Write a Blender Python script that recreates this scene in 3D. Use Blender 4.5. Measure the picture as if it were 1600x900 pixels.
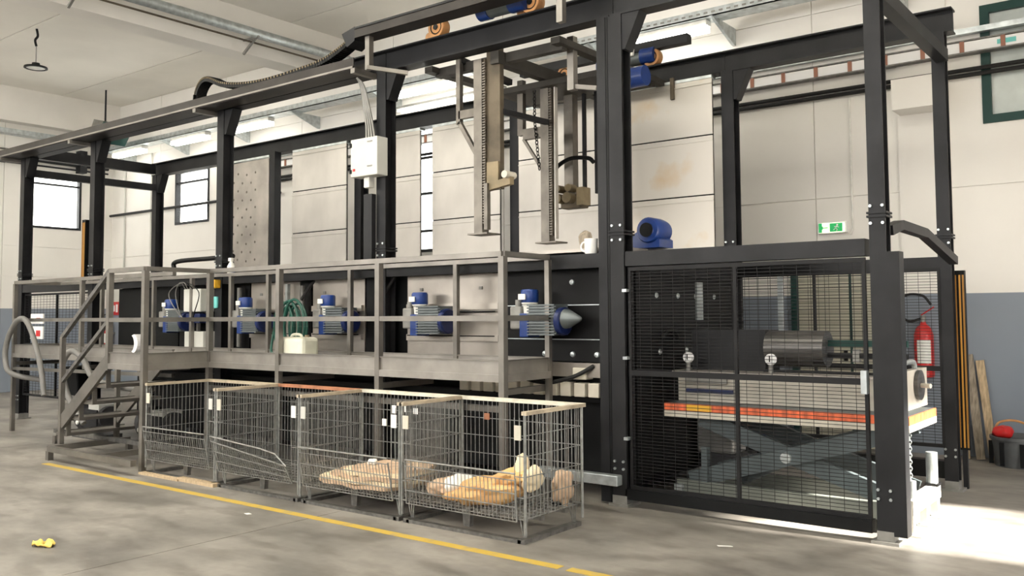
import bpy, math, random
from mathutils import Vector, Matrix, noise
random.seed(7)
for o in list(bpy.data.objects): bpy.data.objects.remove(o)
scene = bpy.context.scene
COL = scene.collection

# ------------------------------------------------------------------ camera
cam_d = bpy.data.cameras.new('camera'); cam = bpy.data.objects.new('camera', cam_d); COL.objects.link(cam)
YAW, PITCH, ROLL = math.radians(37.7075), math.radians(3.257), math.radians(-0.338)
fw = Vector((-math.sin(YAW)*math.cos(PITCH), math.cos(YAW)*math.cos(PITCH), math.sin(PITCH)))
rt = Vector((math.cos(YAW), math.sin(YAW), 0)); up = rt.cross(fw)
r2 = rt*math.cos(ROLL)+up*math.sin(ROLL); u2 = -rt*math.sin(ROLL)+up*math.cos(ROLL)
mw = Matrix((r2, u2, -fw)).transposed().to_4x4(); mw.translation = (1.7945, -6.3905, 1.55)
cam.matrix_world = mw
cam_d.sensor_fit = 'HORIZONTAL'; cam_d.sensor_width = 36.0
cam_d.lens = 1404.8/1600*36.0; cam_d.shift_y = -36.7/1600; cam_d.clip_end = 200; cam_d.clip_start = 0.05
scene.camera = cam

# ------------------------------------------------------------------ sky, sun, exposure
world = bpy.data.worlds.new('world'); scene.world = world; world.use_nodes = True
bg = world.node_tree.nodes['Background']; bg.inputs[0].default_value = (1.0, 0.962, 0.905, 1); bg.inputs[1].default_value = 6.0
sun_d = bpy.data.lights.new('sun', 'SUN'); sun_d.energy = 30.0; sun_d.angle = math.radians(4); sun_d.color = (1.0, 0.93, 0.82)
sun = bpy.data.objects.new('sun', sun_d); COL.objects.link(sun)
AZ, EL = math.radians(3), math.radians(35)
sun.rotation_euler = Vector((math.cos(AZ)*math.cos(EL), math.sin(AZ)*math.cos(EL), math.sin(EL))).to_track_quat('Z', 'Y').to_euler()
scene.view_settings.view_transform = 'Standard'; scene.view_settings.look = 'None'
scene.view_settings.gamma = 1.0; scene.view_settings.use_curve_mapping = False
scene.view_settings.exposure = 0.5

# ------------------------------------------------------------------ materials
MATS = {}
def mat(name, col, rough=0.5, metal=0.0, var=0.0, scale=4.0, bump=0.0, col2=None, emit=0.0, stretch=(1, 1, 1), lo=0.35, hi=0.65, detail=6, alpha=None, spec=None):
    m = bpy.data.materials.new(name); m.use_nodes = True; nt = m.node_tree; b = nt.nodes['Principled BSDF']
    b.inputs['Roughness'].default_value = rough; b.inputs['Metallic'].default_value = metal
    c = (*col, 1); b.inputs['Base Color'].default_value = c
    if emit:
        b.inputs['Emission Color'].default_value = c; b.inputs['Emission Strength'].default_value = emit
    if var or bump or col2:
        tc = nt.nodes.new('ShaderNodeTexCoord'); mp = nt.nodes.new('ShaderNodeMapping'); mp.inputs['Scale'].default_value = stretch
        nt.links.new(tc.outputs['Object'], mp.inputs[0])
        n = nt.nodes.new('ShaderNodeTexNoise'); n.inputs['Scale'].default_value = scale; n.inputs['Detail'].default_value = detail
        nt.links.new(mp.outputs[0], n.inputs['Vector'])
        r = nt.nodes.new('ShaderNodeValToRGB'); r.color_ramp.elements[0].position = lo; r.color_ramp.elements[1].position = hi
        d = col2 if col2 else tuple(x*(1-var) for x in col)
        u = col if col2 else tuple(min(1, x*(1+var)) for x in col)
        r.color_ramp.elements[0].color = (*d, 1); r.color_ramp.elements[1].color = (*u, 1)
        nt.links.new(n.outputs['Fac'], r.inputs[0]); nt.links.new(r.outputs[0], b.inputs['Base Color'])
        if bump:
            bp = nt.nodes.new('ShaderNodeBump'); bp.inputs['Strength'].default_value = bump; bp.inputs['Distance'].default_value = 0.02
            nt.links.new(n.outputs['Fac'], bp.inputs['Height']); nt.links.new(bp.outputs[0], b.inputs['Normal'])
    if spec is None and max(col) < .07: spec = .22
    if spec is not None: b.inputs['Specular IOR Level'].default_value = spec
    if alpha is not None: b.inputs['Alpha'].default_value = alpha
    MATS[name] = m; return m
mat('frame', (0.019, 0.0195, 0.0215), 0.45, 0.1, 0.25, 3, 0.0)
mat('frame_black', (0.005, 0.0055, 0.006), 0.5, 0.0, 0.3, 2)
mat('stainless', (0.56, 0.535, 0.495), 0.45, 0.45, 0.18, 1.1, 0.02, stretch=(1, 1, .7))
mat('stainless_rust', (0.60, 0.57, 0.52), 0.45, 0.4, 0, 1.7, 0.02, col2=(0.56, 0.42, 0.26), lo=0.30, hi=0.46)
mat('stainless_worn', (0.40, 0.37, 0.335), 0.45, 0.5, 0.22, 2.2, 0.02)
mat('body_steel', (0.42, 0.385, 0.345), 0.38, 0.7, 0.2, 1.5)
mat('toe_steel', (0.33, 0.31, 0.285), 0.42, 0.65, 0.15, 4)
mat('rail_steel', (0.235, 0.22, 0.20), 0.42, 0.7, 0.15, 4)
mat('trough', (0.04, 0.036, 0.033), 0.45, 0.3, 0.2, 3)
mat('mast_steel', (0.17, 0.155, 0.135), 0.42, 0.7, 0.2, 6)
mat('mast_rust', (0.11, 0.088, 0.06), 0.55, 0.4, 0.3, 5)
mat('beige_steel', (0.24, 0.19, 0.115), 0.5, 0.3, 0.2, 6)
mat('galvanised', (0.52, 0.56, 0.57), 0.35, 0.75, 0.18, 12)
mat('wire', (0.29, 0.295, 0.285), 0.42, 0.6, 0.2, 20)
mat('wire_dark', (0.16, 0.155, 0.145), 0.5, 0.6, 0.25, 20)
mat('mesh_black', (0.012, 0.012, 0.013), 0.5)
mat('cage_wood', (0.46, 0.39, 0.29), 0.7, 0, 0.3, 7, 0.1)
mat('cage_rust', (0.40, 0.17, 0.09), 0.7, 0, 0.35, 7, 0.1)
mat('cage_cream', (0.66, 0.63, 0.54), 0.6, 0, 0.2, 7, 0.1)
mat('wood', (0.50, 0.38, 0.24), 0.7, 0, 0.25, 6, 0.1, stretch=(8, 8, 1))
mat('wood_grey', (0.32, 0.27, 0.21), 0.75, 0, 0.3, 6, 0.1, stretch=(8, 8, 1))
mat('blue', (0.010, 0.04, 0.20), 0.35, 0, 0.15, 5)
mat('blue_deep', (0.006, 0.016, 0.085), 0.4, 0, 0.2, 5)
mat('motor_grey', (0.25, 0.245, 0.23), 0.5, 0.3, 0.15, 8)
mat('fin_grey', (0.15, 0.17, 0.175), 0.45, 0.4, 0.1, 8)
mat('label_white', (0.8, 0.8, 0.76), 0.5)
mat('white', (0.86, 0.86, 0.86), 0.4)
mat('white_paint', (0.78, 0.77, 0.72), 0.45, 0, 0.1, 9)
mat('cream', (0.62, 0.58, 0.49), 0.55, 0, 0.08, 5)
mat('jerry', (0.74, 0.73, 0.60), 0.45, 0, 0.08, 6)
mat('box_grey', (0.60, 0.60, 0.56), 0.45, 0, 0.04, 4)
mat('roller_cream', (0.50, 0.47, 0.41), 0.5, 0.1, 0.12, 4)
mat('black', (0.005, 0.005, 0.0055), 0.5)
mat('beam_brown', (0.055, 0.051, 0.045), 0.5, 0.2, 0.2, 4)
mat('rubber', (0.022, 0.022, 0.022), 0.6)
mat('hose_grey', (0.17, 0.165, 0.155), 0.45, 0, 0.1, 9)
mat('hose_green', (0.012, 0.085, 0.06), 0.4)
mat('red', (0.55, 0.02, 0.02), 0.35)
mat('orange', (0.70, 0.14, 0.05), 0.5, 0, 0.35, 5, stretch=(4, 4, 1))
mat('tyre', (0.55, 0.27, 0.10), 0.5, 0, 0.2, 8)
mat('yellow', (0.75, 0.42, 0.03), 0.5)
mat('amber', (0.36, 0.17, 0.03), 0.35, 0.2)
mat('amber_bright', (0.55, 0.27, 0.05), 0.3, 0.2)
mat('green_dark', (0.010, 0.045, 0.038), 0.4)
mat('lift_grey', (0.085, 0.105, 0.112), 0.45, 0.2, 0.2, 3)
mat('lift_base', (0.16, 0.175, 0.155), 0.5, 0.2, 0.2, 3)
mat('drum', (0.11, 0.105, 0.10), 0.35, 0.6, 0.3, 6, stretch=(1, 1, 6))
mat('pump', (0.065, 0.065, 0.068), 0.5, 0.2, 0.2, 6)
mat('hide', (0.70, 0.52, 0.36), 0.8, 0, 0, 9, 0.3, col2=(0.52, 0.36, 0.25))
mat('hide_orange', (0.78, 0.50, 0.22), 0.75, 0, 0, 8, 0.3, col2=(0.62, 0.34, 0.14))
mat('hide_cream', (0.78, 0.66, 0.46), 0.8, 0, 0.15, 8, 0.3)
mat('cloth_yellow', (0.85, 0.62, 0.16), 0.8, 0, 0.1, 8)
mat('paper', (0.85, 0.84, 0.80), 0.7)
mat('door_beige', (0.46, 0.44, 0.35), 0.55, 0, 0.05, 2)
mat('tub', (0.10, 0.105, 0.11), 0.55, 0, 0.3, 4)
mat('ceiling', (0.80, 0.77, 0.71), 0.8, 0, 0.05, 0.7)
mat('beam_white', (0.80, 0.77, 0.72), 0.8, 0, 0.04, 1)
mat('joint', (0.16, 0.15, 0.14), 0.9)
mat('lamp', (1.0, 0.97, 0.88), 0.5, emit=9.0)
mat('exit_green', (0.02, 0.35, 0.10), 0.5, emit=0.5)
mat('exit_glow', (0.85, 0.95, 0.6), 0.5, emit=1.2)
mat('cyan', (0.15, 0.55, 0.52), 0.5)
mat('copper', (0.30, 0.12, 0.07), 0.5)
mat('floor_yellow', (0.54, 0.37, 0.06), 0.55, 0, 0, 9, 0, col2=(0.40, 0.31, 0.14), lo=0.30, hi=0.48)
mat('pane', (0.55, 0.60, 0.58), 0.25, 0, 0.25, 1.3)
def glass_mat():
    m = bpy.data.materials.new('glass'); m.use_nodes = True; nt = m.node_tree; nt.nodes.clear()
    o = nt.nodes.new('ShaderNodeOutputMaterial'); mx = nt.nodes.new('ShaderNodeMixShader'); mx.inputs[0].default_value = .06
    a = nt.nodes.new('ShaderNodeBsdfTransparent'); a.inputs[0].default_value = (.93, .95, .95, 1); b = nt.nodes.new('ShaderNodeBsdfGlossy'); b.inputs['Roughness'].default_value = .05
    nt.links.new(a.outputs[0], mx.inputs[1]); nt.links.new(b.outputs[0], mx.inputs[2]); nt.links.new(mx.outputs[0], o.inputs[0]); MATS['glass'] = m
glass_mat()

def added_rooflight_mat():  # translucent sheet for the added roof strip, diffuses sky and sun
    m = bpy.data.materials.new('added_rooflight'); m.use_nodes = True; nt = m.node_tree; nt.nodes.clear()
    o = nt.nodes.new('ShaderNodeOutputMaterial'); a = nt.nodes.new('ShaderNodeBsdfTranslucent'); a.inputs[0].default_value = (.62, .62, .60, 1)
    nt.links.new(a.outputs[0], o.inputs[0]); MATS['added_rooflight'] = m
added_rooflight_mat()
def wall_mat():
    m = bpy.data.materials.new('wall'); m.use_nodes = True; nt = m.node_tree; b = nt.nodes['Principled BSDF']; b.inputs['Roughness'].default_value = 0.6
    ge = nt.nodes.new('ShaderNodeNewGeometry'); sp = nt.nodes.new('ShaderNodeSeparateXYZ'); nt.links.new(ge.outputs['Position'], sp.inputs[0])
    th = nt.nodes.new('ShaderNodeMath'); th.operation = 'GREATER_THAN'; th.inputs[1].default_value = 1.765; nt.links.new(sp.outputs['Z'], th.inputs[0])
    n = nt.nodes.new('ShaderNodeTexNoise'); n.inputs['Scale'].default_value = 0.9; n.inputs['Detail'].default_value = 5; nt.links.new(ge.outputs['Position'], n.inputs['Vector'])
    def ramp(a, c):
        r = nt.nodes.new('ShaderNodeValToRGB'); r.color_ramp.elements[0].position = .3; r.color_ramp.elements[1].position = .7
        r.color_ramp.elements[0].color = (*a, 1); r.color_ramp.elements[1].color = (*c, 1); nt.links.new(n.outputs['Fac'], r.inputs[0]); return r
    lo = ramp((0.225, 0.26, 0.315), (0.26, 0.295, 0.345)); hi = ramp((0.79, 0.765, 0.72), (0.85, 0.825, 0.78))
    mx = nt.nodes.new('ShaderNodeMixRGB'); nt.links.new(th.outputs[0], mx.inputs[0]); nt.links.new(lo.outputs[0], mx.inputs[1]); nt.links.new(hi.outputs[0], mx.inputs[2])
    nt.links.new(mx.outputs[0], b.inputs['Base Color']); MATS['wall'] = m
wall_mat()
def floor_mat():
    m = bpy.data.materials.new('floor'); m.use_nodes = True; nt = m.node_tree; b = nt.nodes['Principled BSDF']
    ge = nt.nodes.new('ShaderNodeNewGeometry')
    def nz(s, d, sc=(1, 1, 1)):
        mp = nt.nodes.new('ShaderNodeMapping'); mp.inputs['Scale'].default_value = sc; nt.links.new(ge.outputs['Position'], mp.inputs[0])
        n = nt.nodes.new('ShaderNodeTexNoise'); n.inputs['Scale'].default_value = s; n.inputs['Detail'].default_value = d; nt.links.new(mp.outputs[0], n.inputs['Vector']); return n
    n1 = nz(1.1, 8, (1, 1.5, 1)); n2 = nz(3.2, 7, (.8, 1.6, 1)); n3 = nz(14, 5)
    r1 = nt.nodes.new('ShaderNodeValToRGB'); r1.color_ramp.elements[0].position = .34; r1.color_ramp.elements[1].position = .66
    r1.color_ramp.elements[0].color = (0.158, 0.146, 0.132, 1); r1.color_ramp.elements[1].color = (0.32, 0.298, 0.266, 1)
    nt.links.new(n1.outputs['Fac'], r1.inputs[0])
    r2 = nt.nodes.new('ShaderNodeValToRGB'); r2.color_ramp.elements[0].position = .36; r2.color_ramp.elements[1].position = .52
    r2.color_ramp.elements[0].color = (0.66, 0.64, 0.63, 1); r2.color_ramp.elements[1].color = (1, 1, 1, 1); nt.links.new(n2.outputs['Fac'], r2.inputs[0])
    mu = nt.nodes.new('ShaderNodeMixRGB'); mu.blend_type = 'MULTIPLY'; mu.inputs[0].default_value = 0.8
    nt.links.new(r1.outputs[0], mu.inputs[1]); nt.links.new(r2.outputs[0], mu.inputs[2])
    r3 = nt.nodes.new('ShaderNodeValToRGB'); r3.color_ramp.elements[0].color = (.86, .86, .86, 1); r3.color_ramp.elements[1].color = (1.1, 1.1, 1.1, 1); nt.links.new(n3.outputs['Fac'], r3.inputs[0])
    m2 = nt.nodes.new('ShaderNodeMixRGB'); m2.blend_type = 'MULTIPLY'; m2.inputs[0].default_value = 1; nt.links.new(mu.outputs[0], m2.inputs[1]); nt.links.new(r3.outputs[0], m2.inputs[2])
    nt.links.new(m2.outputs[0], b.inputs['Base Color'])
    rr = nt.nodes.new('ShaderNodeMapRange'); rr.inputs['To Min'].default_value = .38; rr.inputs['To Max'].default_value = .62; nt.links.new(n2.outputs['Fac'], rr.inputs[0]); nt.links.new(rr.outputs[0], b.inputs['Roughness'])
    MATS['floor'] = m
floor_mat()

# ------------------------------------------------------------------ mesh builder
class MB:
    def __init__(s): s.v = []; s.f = []
    def add(s, vs, fs):
        o = len(s.v); s.v += [tuple(v) for v in vs]; s.f += [tuple(i+o for i in f) for f in fs]; return s
    def box(s, x0, x1, y0, y1, z0, z1):
        x0, x1 = sorted((x0, x1)); y0, y1 = sorted((y0, y1)); z0, z1 = sorted((z0, z1))
        return s.add([(x0,y0,z0),(x1,y0,z0),(x1,y1,z0),(x0,y1,z0),(x0,y0,z1),(x1,y0,z1),(x1,y1,z1),(x0,y1,z1)],
                     [(3,2,1,0),(4,5,6,7),(0,1,5,4),(1,2,6,5),(2,3,7,6),(3,0,4,7)])
    def bar(s, p, q, w, h=None, upv=(0, 0, 1)):
        h = h or w; p = Vector(p); q = Vector(q); d = (q-p).normalized(); u = Vector(upv)
        if abs(d.dot(u)) > .98: u = Vector((0, 1, 0))
        a = d.cross(u).normalized()*w/2; b = a.cross(d).normalized()*h/2
        vs = [p-a-b, p+a-b, p+a+b, p-a+b, q-a-b, q+a-b, q+a+b, q-a+b]
        return s.add(vs, [(0,1,2,3),(7,6,5,4),(1,0,4,5),(2,1,5,6),(3,2,6,7),(0,3,7,4)])
    def tube(s, pts, r, n=8, r2=None):
        pts = [Vector(p) for p in pts]; m = len(pts); rings = []
        d0 = (pts[1]-pts[0]).normalized(); u = Vector((0, 0, 1))
        if abs(d0.dot(u)) > .95: u = Vector((1, 0, 0))
        a = d0.cross(u).normalized()
        for i, p in enumerate(pts):
            d = (pts[min(i+1, m-1)]-pts[max(i-1, 0)]).normalized()
            a = (a-d*a.dot(d)).normalized(); b = d.cross(a)
            rr = r if r2 is None else r+(r2-r)*i/(m-1)
            rings.append([p+(a*math.cos(2*math.pi*k/n)+b*math.sin(2*math.pi*k/n))*rr for k in range(n)])
        vs = [v for g in rings for v in g]; fs = []
        for i in range(m-1):
            for k in range(n):
                fs.append((i*n+k, i*n+(k+1) % n, (i+1)*n+(k+1) % n, (i+1)*n+k))
        fs.append(tuple(range(n-1, -1, -1))); fs.append(tuple((m-1)*n+k for k in range(n)))
        return s.add(vs, fs)
    def cyl(s, p, q, r, n=16, r2=None): return s.tube([p, q], r, n, r2)
    def prism(s, poly, axis, a0, a1):
        n = len(poly)
        def pt(u, v, a): return {'X': (a, u, v), 'Y': (u, a, v), 'Z': (u, v, a)}[axis]
        vs = [pt(u, v, a0) for u, v in poly]+[pt(u, v, a1) for u, v in poly]
        fs = [tuple(range(n-1, -1, -1)), tuple(range(n, 2*n))]+[(i, (i+1) % n, (i+1) % n+n, i+n) for i in range(n)]
        return s.add(vs, fs)
    def hsec(s, axis, c0, c1, w, d, a0, a1, t=.014, tw=.01):
        # H section; flanges face second coordinate; w along first, d along second
        P = [(-w/2,-d/2),(w/2,-d/2),(w/2,-d/2+t),(tw/2,-d/2+t),(tw/2,d/2-t),(w/2,d/2-t),(w/2,d/2),(-w/2,d/2),(-w/2,d/2-t),(-tw/2,d/2-t),(-tw/2,-d/2+t),(-w/2,-d/2+t)]
        return s.prism([(c0+u, c1+v) for u, v in P], axis, a0, a1)
    def lathe(s, prof, c, axis='Z', n=20):
        vs = []; m = len(prof); c = Vector(c)
        for r, h in prof:
            for k in range(n):
                a = 2*math.pi*k/n; x, y = r*math.cos(a), r*math.sin(a)
                vs.append(c+Vector({'Z': (x, y, h), 'X': (h, x, y), 'Y': (y, h, x)}[axis]))
        fs = [(i*n+k, i*n+(k+1) % n, (i+1)*n+(k+1) % n, (i+1)*n+k) for i in range(m-1) for k in range(n)]
        fs.append(tuple(range(n-1, -1, -1))); fs.append(tuple((m-1)*n+k for k in range(n)))
        return s.add(vs, fs)
    def blob(s, c, size, amp=.12, freq=2.5, nu=20, nv=12, seed=0, pw=1.0, rot=0, tilt=0):
        vs = []; R = Matrix.Rotation(rot, 3, 'Z') @ Matrix.Rotation(tilt, 3, 'Y')
        for j in range(nv+1):
            th = math.pi*j/nv
            for i in range(nu):
                ph = 2*math.pi*i/nu
                d = Vector((math.sin(th)*math.cos(ph), math.sin(th)*math.sin(ph), math.cos(th)))
                f = 1+amp*2*noise.noise(d*freq+Vector((seed, seed*1.7, 0)))
                e = Vector([math.copysign(abs(x)**pw, x) for x in d])*f
                vs.append(Vector(c)+R @ Vector((e.x*size[0], e.y*size[1], e.z*size[2])))
        fs = [(j*nu+i, (j+1)*nu+i, (j+1)*nu+(i+1) % nu, j*nu+(i+1) % nu) for j in range(nv) for i in range(nu)]
        return s.add(vs, fs)
    def build(s, name, m, parent=None, smooth=False, kind=None, label=None, bevel=0):
        org = Vector(parent['_o']) if parent and '_o' in parent else Vector((0, 0, 0))
        me = bpy.data.meshes.new(name); me.from_pydata([tuple(Vector(v)-org) for v in s.v], [], s.f)
        me.materials.append(MATS[m])
        if smooth: me.polygons.foreach_set('use_smooth', [True]*len(me.polygons))
        me.update(); o = bpy.data.objects.new(name, me); COL.objects.link(o)
        if smooth:
            md = o.modifiers.new('split', 'EDGE_SPLIT'); md.split_angle = math.radians(38)
        if bevel:
            md = o.modifiers.new('bevel', 'BEVEL'); md.width = bevel; md.segments = 2
        if parent:
            o.parent = parent
            if parent.type == 'MESH': o['_o'] = parent['_o']
            else: o['_o'] = parent['_o']
        else: o['_o'] = (0.0, 0.0, 0.0)
        if kind: o['kind'] = kind
        if label: o['label'] = label
        return o
def thing(name, label, cat, loc=(0, 0, 0), group=None):
    o = bpy.data.objects.new(name, None); COL.objects.link(o); o.location = loc; o.empty_display_size = .1
    o['_o'] = tuple(float(x) for x in loc); o['label'] = label; o['category'] = cat
    if group: o['group'] = group
    return o
def tag(o, label, cat, group=None):
    o['label'] = label; o['category'] = cat
    if group: o['group'] = group
    return o
def struct(o): o['kind'] = 'structure'; return o
def copy_tree(o, parent=None):
    c = o.copy(); COL.objects.link(c); c.parent = parent
    for ch in list(o.children): copy_tree(ch, c)
    return c
def arc(c, r, a0, a1, n, plane='XZ'):
    out = []
    for i in range(n+1):
        a = math.radians(a0+(a1-a0)*i/n); x, y = r*math.cos(a), r*math.sin(a)
        out.append((c[0]+x, c[1], c[2]+y) if plane == 'XZ' else (c[0], c[1]+x, c[2]+y) if plane == 'YZ' else (c[0]+x, c[1]+y, c[2]))
    return out
def smooth_path(pts, n=6):
    P = [Vector(p) for p in pts]; P = [P[0]*2-P[1]]+P+[P[-1]*2-P[-2]]; out = []
    for i in range(1, len(P)-2):
        for k in range(n):
            t = k/n; a, b, c, d = P[i-1:i+3]
            out.append(.5*((2*b)+(c-a)*t+(2*a-5*b+4*c-d)*t*t+(3*b-a-3*c+d)*t**3))
    out.append(P[-2]); return out

# ================================================================== SETTING
XL, YR, ZC, XR = -18.3, 4.4, 6.45, 3.0
# floor: slabs with saw-cut joints over a dark bed
fl = struct(MB().box(-19, 12, -10, 4.6, -.3, -.02).build('floor', 'joint'))
xs = [-18.9, -15.75, -9.75, -3.75, 2.25, 12]
for a, b in zip(xs[:-1], xs[1:]):
    MB().box(a+.004, b-.004, -10, 4.55, -.05, 0).build('floor_slab', 'floor', fl)
# ceiling panels run along the hall, joints between
SKY0, SKY1 = -4.74, -2.15      # unseen roof strip over the aisle, added to light the hall from above
ce = struct(MB().box(-19, 3.2, -10, SKY0, ZC+.03, ZC+.2).box(-19, 3.2, SKY1, 4.7, ZC+.03, ZC+.2).build('ceiling', 'joint'))
for k in range(10): MB().box(-19+k*2.22, -19+k*2.22+2.2, SKY0, SKY1, ZC+.06, ZC+.07).build('added_roof_light', 'added_rooflight', ce)
ys = [4.5, 3.03, .44, -2.15, -4.74, -7.33, -10]
for b, a in zip(ys[:-1], ys[1:]):
    if b == SKY1: continue
    MB().box(-18.9, 3.2, a+.012, b-.012, ZC, ZC+.04).build('ceiling_panel', 'ceiling', ce)
# concrete ceiling beams across the hall
for n, x in enumerate((-10.75, -.2)):
    m = MB(); m.prism([(x, 5.8), (x+.42, 5.8), (x+.52, 6.0), (x+.62, ZC), (x-.2, ZC), (x-.1, 6.0)], 'Y', -10, YR)
    struct(m.build('trim_%d' % (n+1), 'beam_white'))
m = MB(); m.box(XL, XL+.28, -10, YR, 5.72, ZC); struct(m.build('trim_3', 'beam_white'))
def panel_wall(name, plane, base, u0, u1, ujoints, zjoints, openings, depth=.05, thick=.2):
    """wall of precast panels on a backing; openings = list of (u0,u1,z0,z1)"""
    def bx(m, a, b, z0, z1, d0, d1):
        if plane == 'Y': m.box(a, b, base+d0, base+d1, z0, z1)
        else: m.box(base-d1, base-d0, a, b, z0, z1)
        return m
    ub = sorted(set([u0, u1]+ujoints)); zb = sorted(set([0, ZC]+zjoints))
    us = sorted(set(ub+[o[i] for o in openings for i in (0, 1)])); zs = sorted(set(zb+[o[i] for o in openings for i in (2, 3)]))
    def hole(a, b, c, d): return any(a >= o[0]-1e-6 and b <= o[1]+1e-6 and c >= o[2]-1e-6 and d <= o[3]+1e-6 for o in openings)
    back = MB()
    for a, b in zip(us[:-1], us[1:]):
        for c, d in zip(zs[:-1], zs[1:]):
            if not hole(a, b, c, d): bx(back, a, b, c, d, .02, thick)
    w = struct(back.build(name, 'wall'))
    g = .006
    for a, b in zip(ub[:-1], ub[1:]):
        for c, d in zip(zb[:-1], zb[1:]):
            m = MB(); uu = [u for u in us if a <= u <= b]; zz = [z for z in zs if c <= z <= d]
            for p, q in zip(uu[:-1], uu[1:]):
                for r, t in zip(zz[:-1], zz[1:]):
                    if not hole(p, q, r, t):
                        bx(m, p+(g if p == a else 0), q-(g if q == b else 0), r+(g if r == c else 0), t-(g if t == d else 0), 0, .03)
            if m.v: m.build('wall_panel', 'wall', w)
    return w
WR = [(-15.68, -14.44, 3.53, 4.69), (-8.75, -7.95, 2.6, 4.69), (-.06, 1.9, 3.6, 4.9)]
panel_wall('wall_rear', 'Y', YR, XL-.2, XR, [-16.3, -13.9, -11.5, -9.1, -6.7, -4.3, -1.9, .5], [2.93, 5.2], WR)
panel_wall('wall_left', 'X', XL, -10, YR+.02, [-7.6, -5.2, -2.8, -.4, 2.0], [2.45, 3.1, 5.2], [(2.535, 3.66, 3.52, 4.69)])
# right wall with its open gate (beyond the right edge of the view)
m = MB(); m.box(XR, XR+.2, 1.75, YR, 0, ZC); m.box(XR, XR+.2, -3.0, .14, 0, ZC); m.box(XR, XR+.2, .14, 1.75, 3.0, ZC); m.box(XR, XR+.2, -10, -3.0, 0, ZC); struct(m.build('wall_right', 'wall'))
struct(MB().box(-19, XR+.2, -10.2, -10, 0, 2.6).box(-19, XR+.2, -10.2, -10, 5.2, ZC).box(-19, -16, -10.2, -10, 2.6, 5.2).box(-7.2, -6.4, -10.2, -10, 2.6, 5.2).box(2.4, XR+.2, -10.2, -10, 2.6, 5.2).build('wall_front', 'wall'))  # wall behind the camera; window openings added to light ceiling and rear wall
def window(n, plane, base, u0, u1, z0, z1, fm, pane, bars_u=(), bars_z=(), fw=.05):
    m = MB()
    def bx(m, a, b, c, d, e0, e1):
        if plane == 'Y': m.box(a, b, base+e0, base+e1, c, d)
        else: m.box(base-e1, base-e0, a, b, c, d)
    for a, b, c, d in ((u0, u0+fw, z0, z1), (u1-fw, u1, z0, z1), (u0+fw, u1-fw, z0, z0+fw), (u0+fw, u1-fw, z1-fw, z1)): bx(m, a, b, c, d, -.02, .09)
    w = struct(m.build('window_%d' % n, fm))
    us = [u0+fw]+list(bars_u)+[u1-fw]; zs = [z0+fw]+list(bars_z)+[z1-fw]
    for u in bars_u: k = MB(); bx(k, u-.02, u+.02, z0+fw, z1-fw, 0, .07); k.build('mullion', fm, w)
    for z in bars_z: k = MB(); bx(k, u0+fw, u1-fw, z-.02, z+.02, -.005, .065); k.build('mullion', fm, w)
    for a, b in zip(us[:-1], us[1:]):
        for c, d in zip(zs[:-1], zs[1:]):
            k = MB(); bx(k, a, b, c, d, .03, .036); k.build('pane', pane, w)
window(1, 'X', XL, 2.535, 3.66, 3.52, 4.69, 'frame', 'glass', (), (4.5,))
window(2, 'Y', YR, -15.68, -14.44, 3.53, 4.69, 'frame', 'glass', (), (4.42,))
window(3, 'Y', YR, -8.75, -7.95, 2.6, 4.69, 'frame', 'glass', (), (3.57, 2.95))
window(4, 'Y', YR, -.06, 1.9, 3.6, 4.9, 'green_dark', 'pane', (.9,), (), .09)
d = struct(MB().box(-2.22, -2.13, YR-.05, YR, 0, 2.12).box(-1.12, -1.03, YR-.05, YR, 0, 2.12).box(-2.13, -1.12, YR-.05, YR, 2.03, 2.12).build('door_1', 'green_dark'))
for a, b in ((-2.13, -1.53), (-1.50, -1.12)): MB().box(a, b, YR-.035, YR, 0, 2.03).build('door_leaf', 'door_beige', d)
MB().box(-1.53, -1.50, YR-.04, YR, 0, 2.03).build('astragal', 'green_dark', d)
MB().box(-1.60, -1.56, YR-.06, YR-.035, 1.0, 1.12).build('door_handle', 'black', d)
# concrete column with corbel on the rear wall
m = MB(); m.box(-.93, -.4, YR-.035, YR, 0, ZC); m.box(-.90, -.42, YR-.40, YR-.035, 3.8, 4.14); struct(m.build('trim_4', 'wall'))

# ================================================================== STEEL FRAME
XS = [0, -2.05, -4.83, -7.61, -10.67, -12.85]
fr = thing('steel_gantry', 'large anthracite steel gantry of columns and beams carrying the whole machine', 'gantry')
CW, CD = .14, .16
def bolts(parent, pts, r=.011):
    m = MB()
    for p, ax in pts:
        q = Vector(p)+Vector(ax)*.016; m.cyl(p, q, r, 6)
    m.build('bolts', 'galvanised', parent, kind='stuff', label='small zinc bolts')
def column(x, yf, z1=4.06):
    CW, CD = (.11, .12) if x > -.5 else (.13, .15)
    m = MB().hsec('Z', x, yf+CD/2, CW, CD, 0.02, z1); c = m.build('column', 'frame', fr)
    MB().box(x-.09, x+.09, yf-.03, yf+CD+.03, 0, .02).build('base_plate', 'motor_grey', c)
    MB().box(x-CW/2-.002, x+CW/2+.002, yf-.003, yf+CD+.002, .02, .085).build('foot_sleeve', 'motor_grey', c)
    MB().box(x-CW/2-.012, x+CW/2+.012, yf-.012, yf+CD+.012, 2.21, 2.225).box(x-CW/2-.012, x+CW/2+.012, yf-.012, yf+CD+.012, 2.235, 2.25).build('splice_plate', 'frame', c)
    bolts(c, [((x+dx, yf, z), (0, -1, 0)) for dx in (-.04, .04) for z in (2.17, 2.29, .3, .36)])
    if x < -.5: MB().prism([(x+CW/2, z1), (x+CW/2, z1-.3), (x+CW/2+.03, z1-.3), (x+CW/2+.17, z1)], 'Y', yf+.01, yf+CD-.01).build('gusset', 'frame', c)
    return c
for x in XS:
    column(x if x else .02, 0); column(x if x else -.035, 2.23)
m = MB().hsec('Z', -2.185, .07, .085, .14, 0.02, 4.06); m.build('column', 'frame', fr)
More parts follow.
